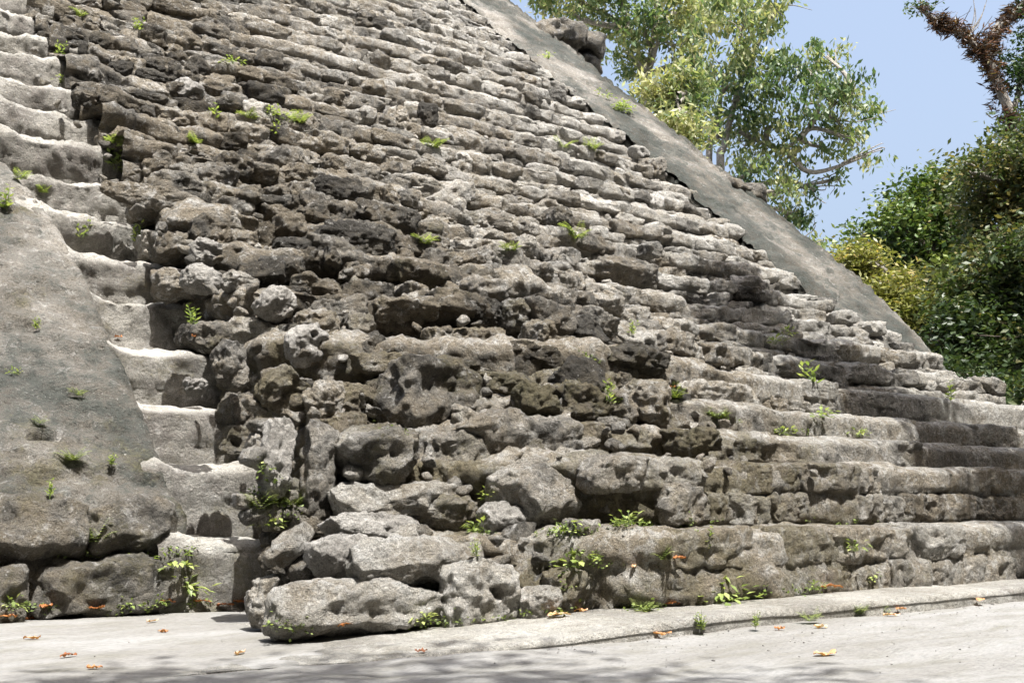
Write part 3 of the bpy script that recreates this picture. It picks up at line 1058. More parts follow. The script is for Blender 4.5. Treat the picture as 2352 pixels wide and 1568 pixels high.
LOOSE = [
    # u0, v0, u1, v1, label, options
    (425, 556, 516, 614, 'angular grey white boulder in the dark hollow, topmost of three on the side stair edge', dict(mat=M_PALE, pale=0.5, push=0.5, k=2.6)),
    (402, 612, 502, 676, 'smooth pale grey boulder with a domed top, directly below the angular white one', dict(mat=M_PALE, pale=0.45, push=0.55, k=2.4, cuts=3)),
    (498, 624, 590, 676, 'brown pitted flat boulder right of the smooth domed one', dict(pale=0.62, push=0.5, k=2.8)),
    (576, 666, 670, 740, 'pale round boulder with a dark underside, jutting from the stair edge', dict(mat=M_PALE, pale=0.55, push=0.6, k=2.4, cuts=4)),
    (641, 754, 752, 842, 'pale two lobed boulder with a small round hole near its top', dict(mat=M_PALE, pale=0.6, push=0.65, k=2.4, cuts=4, hole=(-0.1, 0.25, 0.035, 0.08))),
    (413, 866, 474, 910, 'small three cornered tan stone resting on a side stair tread', dict(mat=M_PALE, pale=0.35, warm=0.7, push=0.5, k=2.2, Y=9.25)),
    (483, 783, 562, 900, 'tall rough grey boulder above the small three cornered stone', dict(pale=0.62, push=0.5, k=3)),
    (430, 745, 530, 812, 'lichen spotted stone lump at the right end of a bright tread', dict(pale=0.5, moss=0.45, push=0.4)),
    (488, 984, 574, 1052, 'mossy rounded block standing on the side stair, beside the dark cleft', dict(pale=0.5, moss=0.55, push=0.5, Y=8.55)),
    (497, 900, 578, 992, 'mossy upright block right on top of the rounded one by the cleft', dict(pale=0.45, moss=0.55, push=0.4, Y=8.6)),
    (575, 846, 695, 940, 'olive mossy boulder overhanging the dark hollow', dict(pale=0.45, moss=0.62, push=0.7, k=3.5)),
    (678, 884, 774, 990, 'grey rounded head of a standing stone beside the hollow', dict(pale=0.6, moss=0.2, push=0.75, k=2.8)),
    (600, 955, 680, 1125, 'white streaked leaning slab inside the dark cleft', dict(mat=M_PALE, pale=0.55, push=0.3, k=4, roll=0.18, name='stone_block')),
    (690, 960, 775, 1190, 'tall dark standing slab at the corner of the rubble mound', dict(pale=0.45, moss=0.35, push=0.3, k=4, name='stone_block')),
    (866, 828, 1080, 988, 'giant brown block bulging from the middle of the rubble mound', dict(pale=0.42, moss=0.5, warm=0.2, push=0.42, k=5.5, dr=0.7, cuts=5, cutmin=0.8, name='stone_block')),
    (742, 984, 938, 1112, 'huge mossy boulder at the lower left of the mound', dict(pale=0.52, moss=0.5, push=0.55, k=3.8)),
    (922, 984, 1104, 1108, 'huge mossy boulder with a pale streak, right of the lower left one', dict(pale=0.58, moss=0.42, push=0.55, k=3.6)),
    (1025, 950, 1330, 1062, 'long overhanging slab above the dark slot', dict(pale=0.58, moss=0.35, push=0.45, k=4, name='stone_block', dr=0.6)),
    (1163, 1004, 1253, 1062, 'small round mossy stone under the long overhanging slab', dict(pale=0.55, moss=0.45, push=0.35, k=2.6)),
    (1236, 828, 1380, 935, 'almost black mossy boulder in the middle of the stair foot', dict(pale=0.12, moss=0.4, push=0.5, k=2.8)),
    (775, 1108, 1100, 1196, 'long low brown stone lying on the lower terrace', dict(pale=0.74, warm=0.6, moss=0.25, push=0.35, k=3.5, name='stone_block', dr=0.7, pitch=-0.45)),
    (735, 1182, 950, 1250, 'pale grey rough slab under the long low brown stone', dict(mat=M_PALE, pale=0.5, moss=0.1, push=0.45, k=3.5, dr=0.8, name='stone_block', pitch=-0.55)),
    (578, 1328, 675, 1428, 'rounded greenish boulder at the left corner of the kerb', dict(sink=0.04, pale=0.78, warm=0.7, moss=0.36, push=0.0, k=3.0, cuts=4, Y=6.75)),
    (645, 1338, 1008, 1438, 'long rounded front stone lying on the plaza floor', dict(sink=0.04, pale=0.82, warm=0.7, moss=0.32, push=0.3, k=4.5, cuts=4, dr=0.75, name='stone_block', Y=6.25)),
    (998, 1298, 1200, 1428, 'pale carved stone with a deep eye shaped pit', dict(sink=0.04, pale=0.92, warm=0.7, moss=0.14, push=0.1, k=5, cuts=4, Y=6.05, hole=(0.12, 0.08, 0.045, 0.2), name='stone_block')),
    (1193, 1346, 1294, 1412, 'small rounded stone right of the carved one', dict(sink=0.04, pale=0.75, warm=0.7, moss=0.35, push=0.3, k=3, cuts=4, Y=5.9)),
    (815, 1232, 1095, 1336, 'long block with a dark eroded front, above the long front stone', dict(pale=0.74, warm=0.65, moss=0.22, push=0.35, k=4.5, dr=0.7, name='stone_block', Y=6.3, pitch=-0.4)),
    (698, 1238, 850, 1318, 'weathered wedge of pale stone left of the dark fronted block', dict(mat=M_PALE, pale=0.5, moss=0.2, push=0.35, k=3.5, Y=6.5, name='stone_block', pitch=-0.45)),
    (1085, 1163, 1245, 1228, 'low pale slab above the carved stone, between two weed tufts', dict(mat=M_PALE, pale=0.5, moss=0.12, push=0.45, k=4, name='stone_block', pitch=-0.45)),
    (1135, 1056, 1340, 1200, 'grey sloping slab under the dark slot', dict(pale=0.62, moss=0.2, push=0.1, k=5, name='stone_block', dr=0.6, pitch=-0.4)),
    (1325, 1048, 1492, 1125, 'flat faced brown block in the second step, left of the dark notch', dict(pale=0.62, moss=0.25, push=0.3, k=7, cuts=4, name='stone_block')),
    (1478, 1118, 1625, 1200, 'squared mossy block below the dark notch', dict(pale=0.5, moss=0.42, push=0.3, k=7, cuts=4, name='stone_block')),
    (942, 236, 992, 302, 'black upright stone jutting alone from the upper stair', dict(pale=0.05, push=0.8, k=3, dr=0.9)),
    (866, 250, 948, 306, 'rounded grey boulder left of the black upright stone', dict(pale=0.68, push=0.45, k=2.8)),
    (798, 42, 892, 86, 'dark weathered slab high on the stair, near the top edge', dict(pale=0.2, push=0.6, k=4, name='stone_block')),
    (388, 195, 466, 247, 'tan wedge of stone at the foot of two dark upright stones', dict(mat=M_PALE, pale=0.35, warm=0.8, push=0.6, k=3.5, roll=0.25)),
    (378, 143, 412, 214, 'black upright slab on edge at the top of the dark outcrop', dict(pale=0.06, push=0.7, k=3.5)),
    (410, 138, 482, 214, 'big round blackened stone right of the upright slab', dict(pale=0.2, push=0.45, k=2.6)),
    (243, 148, 308, 190, 'dark flat stone, upper left of the stacked dark outcrop', dict(pale=0.14, push=0.6, k=3.5)),
    (306, 140, 372, 174, 'dark domed stone on top of the outcrop stack', dict(pale=0.12, push=0.65, k=3)),
    (306, 168, 378, 202, 'dark flat stone second in the outcrop stack', dict(pale=0.12, push=0.65, k=3.5)),
    (294, 190, 366, 220, 'dark flat stone third in the outcrop stack, with a lit edge', dict(pale=0.18, push=0.6, k=3.5)),
    (290, 214, 384, 252, 'wide dark stone at the bottom of the outcrop stack', dict(pale=0.16, push=0.55, k=3.5)),
    (232, 205, 294, 258, 'brownish dark stone at the lower left foot of the outcrop', dict(pale=0.28, push=0.5, k=3.2)),
    (168, 158, 242, 214, 'rounded grey brown stone left of the outcrop, over the side stair', dict(pale=0.4, push=0.5, k=2.8)),
    (160, 205, 226, 258, 'dark rounded stone under the grey brown one, over the side stair', dict(pale=0.3, push=0.45, k=2.8)),
    (1456, 364, 1518, 414, 'square block standing against the far ramp', dict(pale=0.5, push=0.6, k=5, name='stone_block')),
    (1487, 440, 1522, 512, 'thin white pointed stone below the square block by the far ramp', dict(mat=M_PALE, pale=0.8, push=0.4, k=2.6, roll=0.2)),
    (930, 362, 1012, 408, 'grey block with a black shaded left end, below the black upright stone', dict(pale=0.6, push=0.65, k=4.5, name='stone_block')),
    (698, 412, 832, 470, 'black pitted lump above the coarse dark outcrop', dict(pale=0.1, push=0.55, k=3)),
    (655, 466, 800, 540, 'coarse dark outcrop boulder with deep pits', dict(pale=0.26, push=0.55, k=3.2, rough=0.13)),
    (790, 470, 948, 545, 'long coarse dark boulder right of the deeply pitted one', dict(pale=0.3, push=0.5, k=3.4, rough=0.12)),
    (622, 545, 720, 596, 'dark pitted stone at the lower left of the coarse outcrop', dict(pale=0.22, push=0.5, k=3)),
    (716, 520, 880, 600, 'broad black hollowed stone under the coarse outcrop', dict(pale=0.2, push=0.5, k=3.4, rough=0.13)),
    (590, 590, 700, 660, 'brown cracked stone above the pale round boulder', dict(pale=0.3, push=0.45, k=3.5)),
    (1346, 602, 1494, 668, 'dark fronted block in the middle of the right hand steps', dict(pale=0.48, push=0.55, k=4.5, name='stone_block')),
    (1665, 634, 1760, 668, 'pale flat topped stone above a black slab, near the far ramp', dict(mat=M_PALE, pale=0.45, push=0.5, k=4, name='stone_block')),
    (1668, 658, 1756, 694, 'black slab under the pale flat topped stone', dict(pale=0.08, push=0.55, k=5, name='stone_block')),
    (1474, 674, 1612, 706, 'long dark slab edge on the right hand steps', dict(pale=0.22, push=0.55, k=5, name='stone_block', dr=0.5)),
    (636, 286, 712, 330, 'rounded grey boulder on the upper left of the stair', dict(pale=0.42, push=0.5, k=2.6)),
    (580, 345, 700, 415, 'large humped grey brown boulder below the upper left one', dict(pale=0.5, push=0.45, k=3)),
    (1552, 880, 1740, 948, 'broad pale rounded block at the start of the long steps', dict(pale=0.82, moss=0.2, push=0.4, k=4.5, name='stone_block', dr=0.6)),
    (1050, 495, 1225, 540, 'long grey slab with a mossy front in the centre of the stair', dict(pale=0.62, moss=0.4, push=0.5, k=4.5, name='stone_block', dr=0.5)),
    (1228, 480, 1308, 532, 'dark fronted squarish stone right of the long grey slab', dict(pale=0.3, push=0.55, k=4)),
    (1040, 680, 1145, 755, 'black hollowed block in the brown rubble above the giant block', dict(pale=0.14, push=0.5, k=3.5, rough=0.12)),
    (800, 765, 900, 840, 'dark rounded stone at the left of the giant block', dict(pale=0.3, moss=0.35, push=0.5, k=2.8)),
    (415, 500, 520, 565, 'brown block overhanging the angular grey white boulder', dict(pale=0.36, push=0.55, k=4)),
    (606, 1205, 680, 1270, 'dark mossy stone deep in the cleft at the end of the first side step', dict(pale=0.2, moss=0.5, Y=8.2, push=0.2, k=4)),  # tint set dark, with much moss
    (600, 1262, 690, 1345, 'black lowest stone in the cleft behind the greenish corner boulder', dict(pale=0.12, moss=0.4, Y=8.0, push=0.2, k=4)),
    (255, 428, 430, 482, 'layered grey stone at the edge of the side stair', dict(pale=0.5, push=0.4, k=4, name='stone_block', dr=0.5)),
    (430, 378, 545, 440, 'humped brown stone above the layered edge stone', dict(pale=0.42, push=0.45, k=3)),
]
for i_, (u0, v0, u1, v1, lab, opt) in enumerate(LOOSE):
    loose(u0, v0, u1, v1, lab, seed=i_ + 1, **opt)


# ------------------------------------------------------------------ trees
def leaf_quads(C, size, r, droop=0.0, aspect=0.4, up=0.25):
    """leaf shaped quads at the points C; droop 1 = blades hang straight down"""
    n = len(C)
    ax = r.normal(size=(n, 3))
    ax[:, 2] = ax[:, 2] * 0.5 - droop * 2.2
    ax /= np.linalg.norm(ax, axis=1)[:, None]
    nr = r.normal(size=(n, 3)); nr[:, 2] += up * 3
    sd = np.cross(ax, nr); sd /= np.linalg.norm(sd, axis=1)[:, None] + 1e-9
    L = size * r.uniform(0.6, 1.3, n)[:, None]
    W = L * aspect * r.uniform(0.8, 1.2, n)[:, None]
    n2 = np.cross(ax, sd)
    v = np.stack([C - ax * L * 0.5, C + sd * W * 0.5 - n2 * W * 0.12, C + ax * L * 0.5 - n2 * L * 0.08, C - sd * W * 0.5 - n2 * W * 0.12], 1).reshape(-1, 3)
    q = np.arange(n * 4).reshape(n, 4)
    return v, q


def crown_points(clumps, total, r, twig=0.5, per=28, hollow=0.35):
    """leaf positions: twigs spread through each ellipsoid, leaves clustered on the twigs"""
    vol = np.array([c[1][0] * c[1][1] * c[1][2] for c in clumps]) ** 0.72
    out, light = [], []
    for (c, rad), share in zip(clumps, vol / vol.sum()):
        nt_ = max(3, int(total * share / per))
        d = r.normal(size=(nt_, 3)); d /= np.linalg.norm(d, axis=1)[:, None]
        rr = (hollow + (1 - hollow) * r.random(nt_) ** 0.6)[:, None]
        wob = 1 + 0.28 * vnoise(d * 2.3 + np.asarray(c) * 0.7, 3)[:, None]
        tw = np.asarray(c) + d * rr * wob * np.asarray(rad)
        tone = r.normal(size=nt_) * 0.15 + 0.42 * vnoise(tw * 0.9, 9)
        k = per + r.integers(-8, 9, nt_)
        idx = np.repeat(np.arange(nt_), np.maximum(4, k))
        off = r.normal(size=(len(idx), 3)) * twig * np.array([1, 1, 0.7])
        out.append(tw[idx] + off)
        light.append(tone[idx] + r.normal(size=len(idx)) * 0.16)
    return np.concatenate(out), np.concatenate(light)


def tree(name, label, F, clumps, trunks, leafmat, bark, total, size, droop=0.0, aspect=0.42, tone=0.5, seed=1, twig=0.45, per=28, group=None, cat='tree', depth=None, limbs=True):
    """clumps: (u, v, ru, rv[, dF]) in picture units at F metres; trunks: [(points (u, v, dF), r0, r1)]"""
    r = np.random.default_rng(seed)
    px = F / FPX
    cl = []
    for c in clumps:
        u, v, ru, rv = c[:4]; dF = c[4] if len(c) > 4 else r.uniform(-1, 1) * 1.2
        p = at_depth(u, v, F + dF)
        rad = (ru * px, (ru + rv) / 2 * px if depth is None else depth, rv * px)
        cl.append((p, rad))
    tmb = MB()
    roots = []
    ends = []
    for pts, r0, r1 in trunks:
        P = [at_depth(u, v, F + dF) for u, v, dF in pts]
        base = P[0].copy(); base[2] = -0.2
        if P[0][2] > 0.4 and (r0 >= 0.1 or F < 30):
            P = [base] + P
        S = spline(P, 30)
        tube(tmb, S, np.linspace(r0, r1, 30), 10, wob=0.04)
        roots.append(P[0]); ends.append(S)
    if limbs and ends:
        allp = np.concatenate(ends)
        for p, rad in cl:
            low = allp[(allp[:, 2] < p[2] + 0.3) & (allp[:, 2] > 1.0)]
            if not len(low): low = allp
            q = low[np.argmin(np.linalg.norm(low - p, axis=1) + 0.6 * np.abs(low[:, 2] - p[2] + 0.8 * np.linalg.norm(rad)))]
            m = (q + p) / 2 + r.normal(size=3) * 0.15 * np.linalg.norm(p - q) + np.array([0, 0, 0.1])
            tube(tmb, spline([q, m, p], 12), np.linspace(0.10, 0.03, 12) * min(1.6, 0.5 + F / 45), 6)
            for _ in range(5):
                e = p + r.normal(size=3) * 0.6 * np.asarray(rad)
                tube(tmb, spline([(m + p) / 2, (p + e) / 2 + r.normal(size=3) * 0.1, e], 8), np.linspace(0.035, 0.01, 8), 5)
    C, li = crown_points(cl, total, r, twig, per)
    C[:, 2] = np.maximum(C[:, 2], 0.1)
    v, q = leaf_quads(C, size, r, droop, aspect)
    ti = np.repeat(np.clip(tone + li, 0, 1), 4)
    lmb = MB()
    lmb.add(v, quads=q, tint=np.stack([ti, 0 * ti, 0 * ti, 0 * ti + 1], 1))
    base = roots[0] if roots else np.array([cl[0][0][0], cl[0][0][1], 0.0])
    e = empty(name, (float(base[0]), float(base[1]), 0.0))
    tag(e, label, cat, group)
    off = (-float(base[0]), -float(base[1]), 0.0)
    if roots:
        o = tmb.build('trunk', bark); o.parent = e; o.location = off
    o = lmb.build('crown', leafmat, smooth=False); o.parent = e; o.location = off
    return e


tree('tall_tree', 'tall airy tree with hanging pale leaves and two slim trunks behind the far ramp', 46,
     [(1700, 60, 110, 90), (1780, 20, 70, 70), (1660, 190, 70, 60), (1740, 170, 90, 70), (1830, 150, 70, 50), (1900, 130, 55, 45), (1860, 230, 90, 60), (1950, 190, 60, 45), (1975, 250, 45, 45),
      (1690, 270, 80, 55), (1770, 290, 70, 50), (1930, 285, 55, 40), (1800, 360, 75, 45), (1730, 395, 55, 45), (1790, 440, 60, 45), (1830, 500, 50, 40), (1895, 340, 45, 35), (2000, 355, 26, 28), (1920, 410, 24, 28), (1870, 440, 22, 26), (1655, 300, 40, 30), (1960, 320, 36, 24), (1720, 330, 45, 35), (1850, 560, 45, 40)],
     [([(1655, 430, 0), (1662, 340, 0.2), (1700, 200, 0.1), (1760, 60, 0)], 0.20, 0.07), ([(1628, 400, 0.6), (1645, 320, 0.5), (1660, 200, 0.5), (1700, 90, 0.3)], 0.17, 0.05), ([(1690, 300, 0.2), (1800, 340, 0), (1880, 270, -0.3), (1960, 210, -0.5)], 0.09, 0.04)],
     M_LEAF_PALE, M_BARK, 10500, 0.30, droop=0.65, aspect=0.4, tone=0.60, seed=11, twig=0.27)
tree('tall_tree', 'airy pale tree at the ramp top, left of the one with two slim trunks', 50,
     [(1300, 10, 90, 50), (1400, 40, 90, 60), (1480, 60, 90, 60), (1560, 30, 80, 60), (1440, 120, 60, 35), (1550, 110, 70, 50), (1610, 130, 50, 50), (1380, -60, 120, 60), (1520, -50, 110, 60), (1640, 10, 60, 50), (1250, -20, 60, 40), (1450, 170, 45, 30)],
     [([(1487, 215, 0), (1490, 170, 0), (1500, 80, 0), (1515, -60, 0)], 0.22, 0.08), ([(1478, 215, 0.4), (1476, 150, 0.4), (1440, 40, 0.3), (1400, -80, 0)], 0.12, 0.05)],
     M_LEAF_PALE, M_BARK, 8500, 0.32, droop=0.5, aspect=0.4, tone=0.72, seed=12, twig=0.30)
tree('small_tree', 'low yellowish green tree peeping over the far ramp, under the tall airy pair', 40,
     [(1510, 215, 45, 35), (1560, 250, 50, 45), (1570, 190, 40, 30), (1600, 310, 35, 30), (1540, 290, 40, 35), (1590, 215, 30, 40)],
     [([(1560, 330, 0), (1560, 270, 0), (1555, 220, 0)], 0.10, 0.04)],
     M_LEAF_PALE, M_BARK, 5200, 0.28, droop=0.4, aspect=0.35, tone=0.72, seed=13, twig=0.35)
tree('round_tree', 'dense dark green tree with a rounded sunlit top, right of the gap of sky', 36,
     [(2130, 480, 95, 75), (2070, 520, 55, 60), (2190, 520, 70, 65), (2110, 570, 80, 60), (2200, 600, 70, 60), (2150, 425, 60, 30), (1995, 545, 32, 42), (1960, 580, 30, 25), (2150, 660, 70, 60), (2060, 590, 50, 45)],
     [([(2150, 760, 0), (2145, 640, 0), (2130, 520, 0)], 0.22, 0.08)],
     M_LEAF_DARK, M_BARK_DARK, 16000, 0.20, droop=0.0, aspect=0.5, tone=0.84, seed=14, twig=0.33)
tree('shrub', 'yellow green feathery shrub along the lower edge of the far ramp', 29,
     [(1955, 605, 40, 30), (2000, 640, 50, 45), (2050, 680, 55, 50), (2090, 720, 45, 50), (1985, 590, 35, 25), (2110, 770, 35, 40), (2080, 650, 40, 35), (2040, 740, 50, 50), (2000, 700, 50, 50)],
     [([(2060, 850, 0), (2055, 760, 0), (2040, 680, 0)], 0.06, 0.03)],
     M_LEAF_OLIVE, M_BARK, 13000, 0.17, droop=0.1, aspect=0.36, tone=0.55, seed=15, twig=0.24, cat='shrub')
tree('broad_tree', 'broad dark tree with glossy grey green leaves at the right edge, behind the feathery shrub', 27,
     [(2230, 690, 80, 60), (2300, 640, 70, 60), (2200, 760, 70, 60), (2290, 760, 80, 70), (2360, 700, 70, 80), (2240, 830, 70, 50), (2330, 850, 80, 60), (2180, 690, 40, 50), (2420, 800, 80, 90), (2260, 600, 50, 40), (2350, 580, 60, 60)],
     [([(2290, 1000, 0), (2285, 880, 0), (2280, 740, 0)], 0.16, 0.06), ([(2400, 1000, 0), (2390, 850, 0.3), (2360, 700, 0.2)], 0.14, 0.05)],
     M_LEAF_MIX, M_BARK_DARK, 19000, 0.17, droop=0.15, aspect=0.5, tone=0.50, seed=16, twig=0.3)
tree('olive_tree', 'loose olive tree with a pale trunk under the branch of red air plants', 28.5,
     [(2260, 400, 60, 50), (2330, 380, 60, 50), (2300, 460, 70, 55), (2240, 450, 40, 40), (2380, 450, 70, 70), (2290, 540, 70, 50), (2340, 340, 40, 30), (2250, 520, 40, 40), (2360, 540, 60, 50), (2440, 380, 70, 70), (2290, 345, 40, 28), (2352, 310, 45, 36), (2225, 395, 34, 26), (2215, 470, 30, 30)],
     [([(2330, 700, 0), (2322, 560, 0), (2328, 460, 0), (2335, 380, 0)], 0.17, 0.09)],
     M_LEAF_MIX, M_BARK, 12500, 0.17, droop=0.2, aspect=0.45, tone=0.80, seed=17, twig=0.3)
# the forest floor beyond the ramp: undergrowth and dark trees further back
tree('bush', 'shadowy bush with bare pale twigs at the lower right corner of the forest', 24,
     [(2250, 900, 60, 40), (2310, 920, 60, 40), (2190, 850, 40, 35), (2370, 930, 70, 60), (2330, 985, 60, 40), (2420, 980, 80, 80), (2270, 960, 50, 40)],
     [([(2300, 1050, 0), (2320, 930, 0), (2345, 870, -0.4)], 0.03, 0.012), ([(2260, 1030, 0), (2275, 930, 0), (2215, 905, -0.5)], 0.03, 0.012)],
     M_LEAF_MIX, M_BARK, 8000, 0.15, droop=0.1, aspect=0.5, tone=0.34, seed=18, twig=0.26, cat='bush')
tree('forest_tree', 'deep green forest tree filling the gap behind the round and broad trees', 48,
     [(2150, 700, 110, 90), (2280, 650, 110, 100), (2200, 820, 110, 80), (2340, 800, 120, 100), (2100, 800, 80, 60), (2280, 930, 120, 80), (2420, 600, 110, 140), (2420, 900, 110, 120)],
     [([(2200, 1000, 0), (2195, 850, 0), (2180, 700, 0)], 0.3, 0.12), ([(2350, 1000, 0), (2345, 850, 0), (2320, 690, 0)], 0.3, 0.12)],
     M_LEAF_DARK, M_BARK_DARK, 14000, 0.34, droop=0.0, aspect=0.55, tone=0.3, seed=19, twig=0.5)


# --- the old tree at the right with air plants on its limbs; one limb reaches out over the stair
def epiphyte_tree():
    F = 31.0
    base = at_depth(2400, 700, F); base[2] = 0
    e = tag(empty('old_tree', tuple(float(x) for x in base)), 'old tree at the upper right, its branch covered in rust red air plants', 'tree')
    r = np.random.default_rng(5)
    A = lambda u, v, d=0.0: at_depth(u, v, F + d)
    tm = MB()
    fork = A(2322, 262)
    tube(tm, spline([base, A(2385, 560), A(2350, 430), A(2326, 335), fork], 34), np.linspace(0.16, 0.075, 34), 10, wob=0.05)
    limb1 = spline([fork, A(2296, 205), A(2276, 150), A(2250, 118), A(2215, 82), A(2170, 58), A(2135, 38), A(2112, 18)], 40)
    tube(tm, limb1, np.linspace(0.15, 0.05, 40), 8, wob=0.08)
    limb2 = spline([A(2272, 140), A(2275, 95, 0.2), A(2300, 55, 0.3), A(2345, 20, 0.4), A(2400, -40, 0.4)], 24)
    tube(tm, limb2, np.linspace(0.11, 0.14, 24), 8)
    limb3 = spline([fork, A(2338, 220, 0.2), A(2350, 150, 0.3), A(2370, 60, 0.4)], 20)
    tube(tm, limb3, np.linspace(0.09, 0.05, 20), 8)
    # bare twigs
    for _ in range(26):
        i = r.integers(6, 39)
        p = limb1[i]; d = r.normal(size=3) * 0.45; d[2] = abs(d[2]) * 0.6
        tube(tm, spline([p, p + d * 0.5 + r.normal(size=3) * 0.08, p + d], 6), np.linspace(0.016, 0.006, 6), 4)
    for u, v in ((2240, 20), (2262, 12), (2250, 45), (2235, -10), (2270, -12)):
        tube(tm, spline([A(2225, 80), A((2225 + u) / 2 + 8, (80 + v) / 2), A(u, v)], 8), np.linspace(0.02, 0.008, 8), 4)
    o = tm.build('trunk', M_BARK); o.parent = e; o.location = tuple(-float(x) for x in base)

    def tufts(path, n, spread, size, lo=0, hi=None, down=0.0):
        hi = hi or len(path)
        C = []
        for _ in range(n):
            p = path[r.integers(lo, hi)] + r.normal(size=3) * spread
            k = r.integers(14, 26)
            C.append(np.repeat(p[None], k, 0) + r.normal(size=(k, 3)) * size * 0.35)
        C = np.concatenate(C)
        return leaf_quads(C, size, r, down, 0.16, up=0.1)
    em = MB()
    for path, n, sp, sz, lo, hi in ((limb1, 130, 0.11, 0.24, 5, 31), (limb1, 24, 0.06, 0.18, 28, 39), (limb2, 90, 0.12, 0.24, 2, 22), (spline([A(2325, 335), A(2312, 300), A(2316, 275)], 10), 50, 0.14, 0.24, 0, 10)):
        v, q = tufts(path, n, sp, sz, lo, hi)
        t = np.repeat(np.clip(r.normal(0.30, 0.24, len(q)), 0, 1), 4)
        em.add(v, quads=q, tint=np.stack([t, 0 * t, 0 * t, 0 * t + 1], 1))
    o = em.build('air_plants', M_EPI, smooth=False); o.parent = e; o.location = tuple(-float(x) for x in base)
    cm = MB()
    cl = []
    for u, v, ru, rv, d in ((2352, 130, 40, 60, 0.3), (2330, 190, 34, 40, 0.2), (2365, 40, 50, 50, 0.4), (2310, 150, 22, 26, 0.1), (2118, 12, 16, 20, 0), (2345, 250, 30, 40, 0.3), (2400, 200, 50, 90, 0.4)):
        cl.append((A(u, v, d), (ru * F / FPX, 0.4, rv * F / FPX)))
    C, li = crown_points(cl, 3400, r, 0.15, 20)
    v, q = leaf_quads(C, 0.14, r, 0.2, 0.45)
    t = np.repeat(np.clip(0.35 + li, 0, 1), 4)
    cm.add(v, quads=q, tint=np.stack([t, 0 * t, 0 * t, 0 * t + 1], 1))
    o = cm.build('crown', M_LEAF_DARK, smooth=False); o.parent = e; o.location = tuple(-float(x) for x in base)


epiphyte_tree()


# a leaning tree beside the plaza: its thick limb reaches out over the stair and shades the lower right steps
def leaning_tree():
    r = np.random.default_rng(21)
    S_ = np.array(SUN)
    base = np.array([18.5, -2.5, 0.0])
    e = tag(empty('leaning_tree', tuple(base)), 'leaning tree beside the plaza whose thick limb shades the right hand steps', 'tree')
    way = [facade_hit(u, v) + 9.4 * S_ for u, v in ((1730, 765), (1800, 800), (1890, 850), (2005, 905), (2120, 960), (2230, 1012), (2350, 1105))]
    end = way[-1] + np.array([0.6, -1.4, -0.5])
    path = spline([base - [0, 0, 0.2], base + [-0.8, 0.3, 3.5], base + [-3.0, 1.5, 7.0], end] + way[::-1], 90)
    tm = MB()
    tube(tm, path, np.linspace(0.45, 0.42, 90), 12, wob=0.1)
    o = tm.build('trunk', M_BARK_DARK); o.parent = e; o.location = tuple(-base)
    cl = [(w + r.normal(size=3) * 0.12, (1.25, 1.1, 0.5)) for w in way]
    for u, v in ((1705, 650), (1745, 705), (1830, 840), (1890, 885), (1935, 850), (2040, 930), (2170, 1000)):
        cl.append((facade_hit(u, v) + 9.2 * S_, (0.7, 0.7, 0.35)))
    C, li = crown_points(cl, 34000, r, 0.15, 20)
    v, q = leaf_quads(C, 0.14, r, 0.2, 0.5)
    t = np.repeat(np.clip(0.4 + li, 0, 1), 4)
    cm = MB(); cm.add(v, quads=q, tint=np.stack([t, 0 * t, 0 * t, 0 * t + 1], 1))
    o = cm.build('crown', M_LEAF_DARK, smooth=False); o.parent = e; o.location = tuple(-base)


leaning_tree()


# a tall tree behind the camera: its crown dapples the plaza at the lower left
def shade_tree():
    r = np.random.default_rng(77)
    b = np.array([-2.2, -7.0, 0.0])
    e = tag(empty('shade_tree', tuple(b)), 'tall tree on the plaza whose crown dapples the floor at the lower left', 'tree')
    tm = MB()
    tube(tm, spline([b, b + [0.2, 0.4, 4], b + [0.8, 2, 8], b + [2.2, 4.4, 10.4]], 30), np.linspace(0.3, 0.12, 30), 10)
    for q in ((2.5, 0.6, 11.4), (0.9, 0.4, 11.0), (3.2, -0.4, 11.6), (-0.3, -0.6, 10.6)):
        tube(tm, spline([b + [0.8, 2, 8], (b + [0.8, 2, 8] + np.array(q)) / 2 + [0, 0, 0.4], q], 10), np.linspace(0.1, 0.03, 10), 6)
    o = tm.build('trunk', M_BARK_DARK); o.parent = e; o.location = tuple(-b)
    cl = [(np.array(c, float) - np.array([0.7, 2.05, 0.0]), rad) for c, rad in (((3.0, 2.55, 11.2), (1.1, 0.55, 0.5)), ((1.7, 2.9, 11.0), (1.2, 0.6, 0.5)), ((0.3, 2.4, 10.6), (1.2, 0.9, 0.6)), ((3.6, 1.3, 11.4), (1.2, 0.7, 0.6)), ((1.2, 1.0, 11.2), (1.5, 1.0, 0.6)))]
    C, li = crown_points(cl, 5200, r, 0.3, 26)
    v, q = leaf_quads(C, 0.17, r, 0.2, 0.5)
    t = np.repeat(np.clip(0.45 + li, 0, 1), 4)
    cm = MB(); cm.add(v, quads=q, tint=np.stack([t, 0 * t, 0 * t, 0 * t + 1], 1))
    o = cm.build('crown', M_LEAF_DARK, smooth=False); o.parent = e; o.location = tuple(-b)


shade_tree()


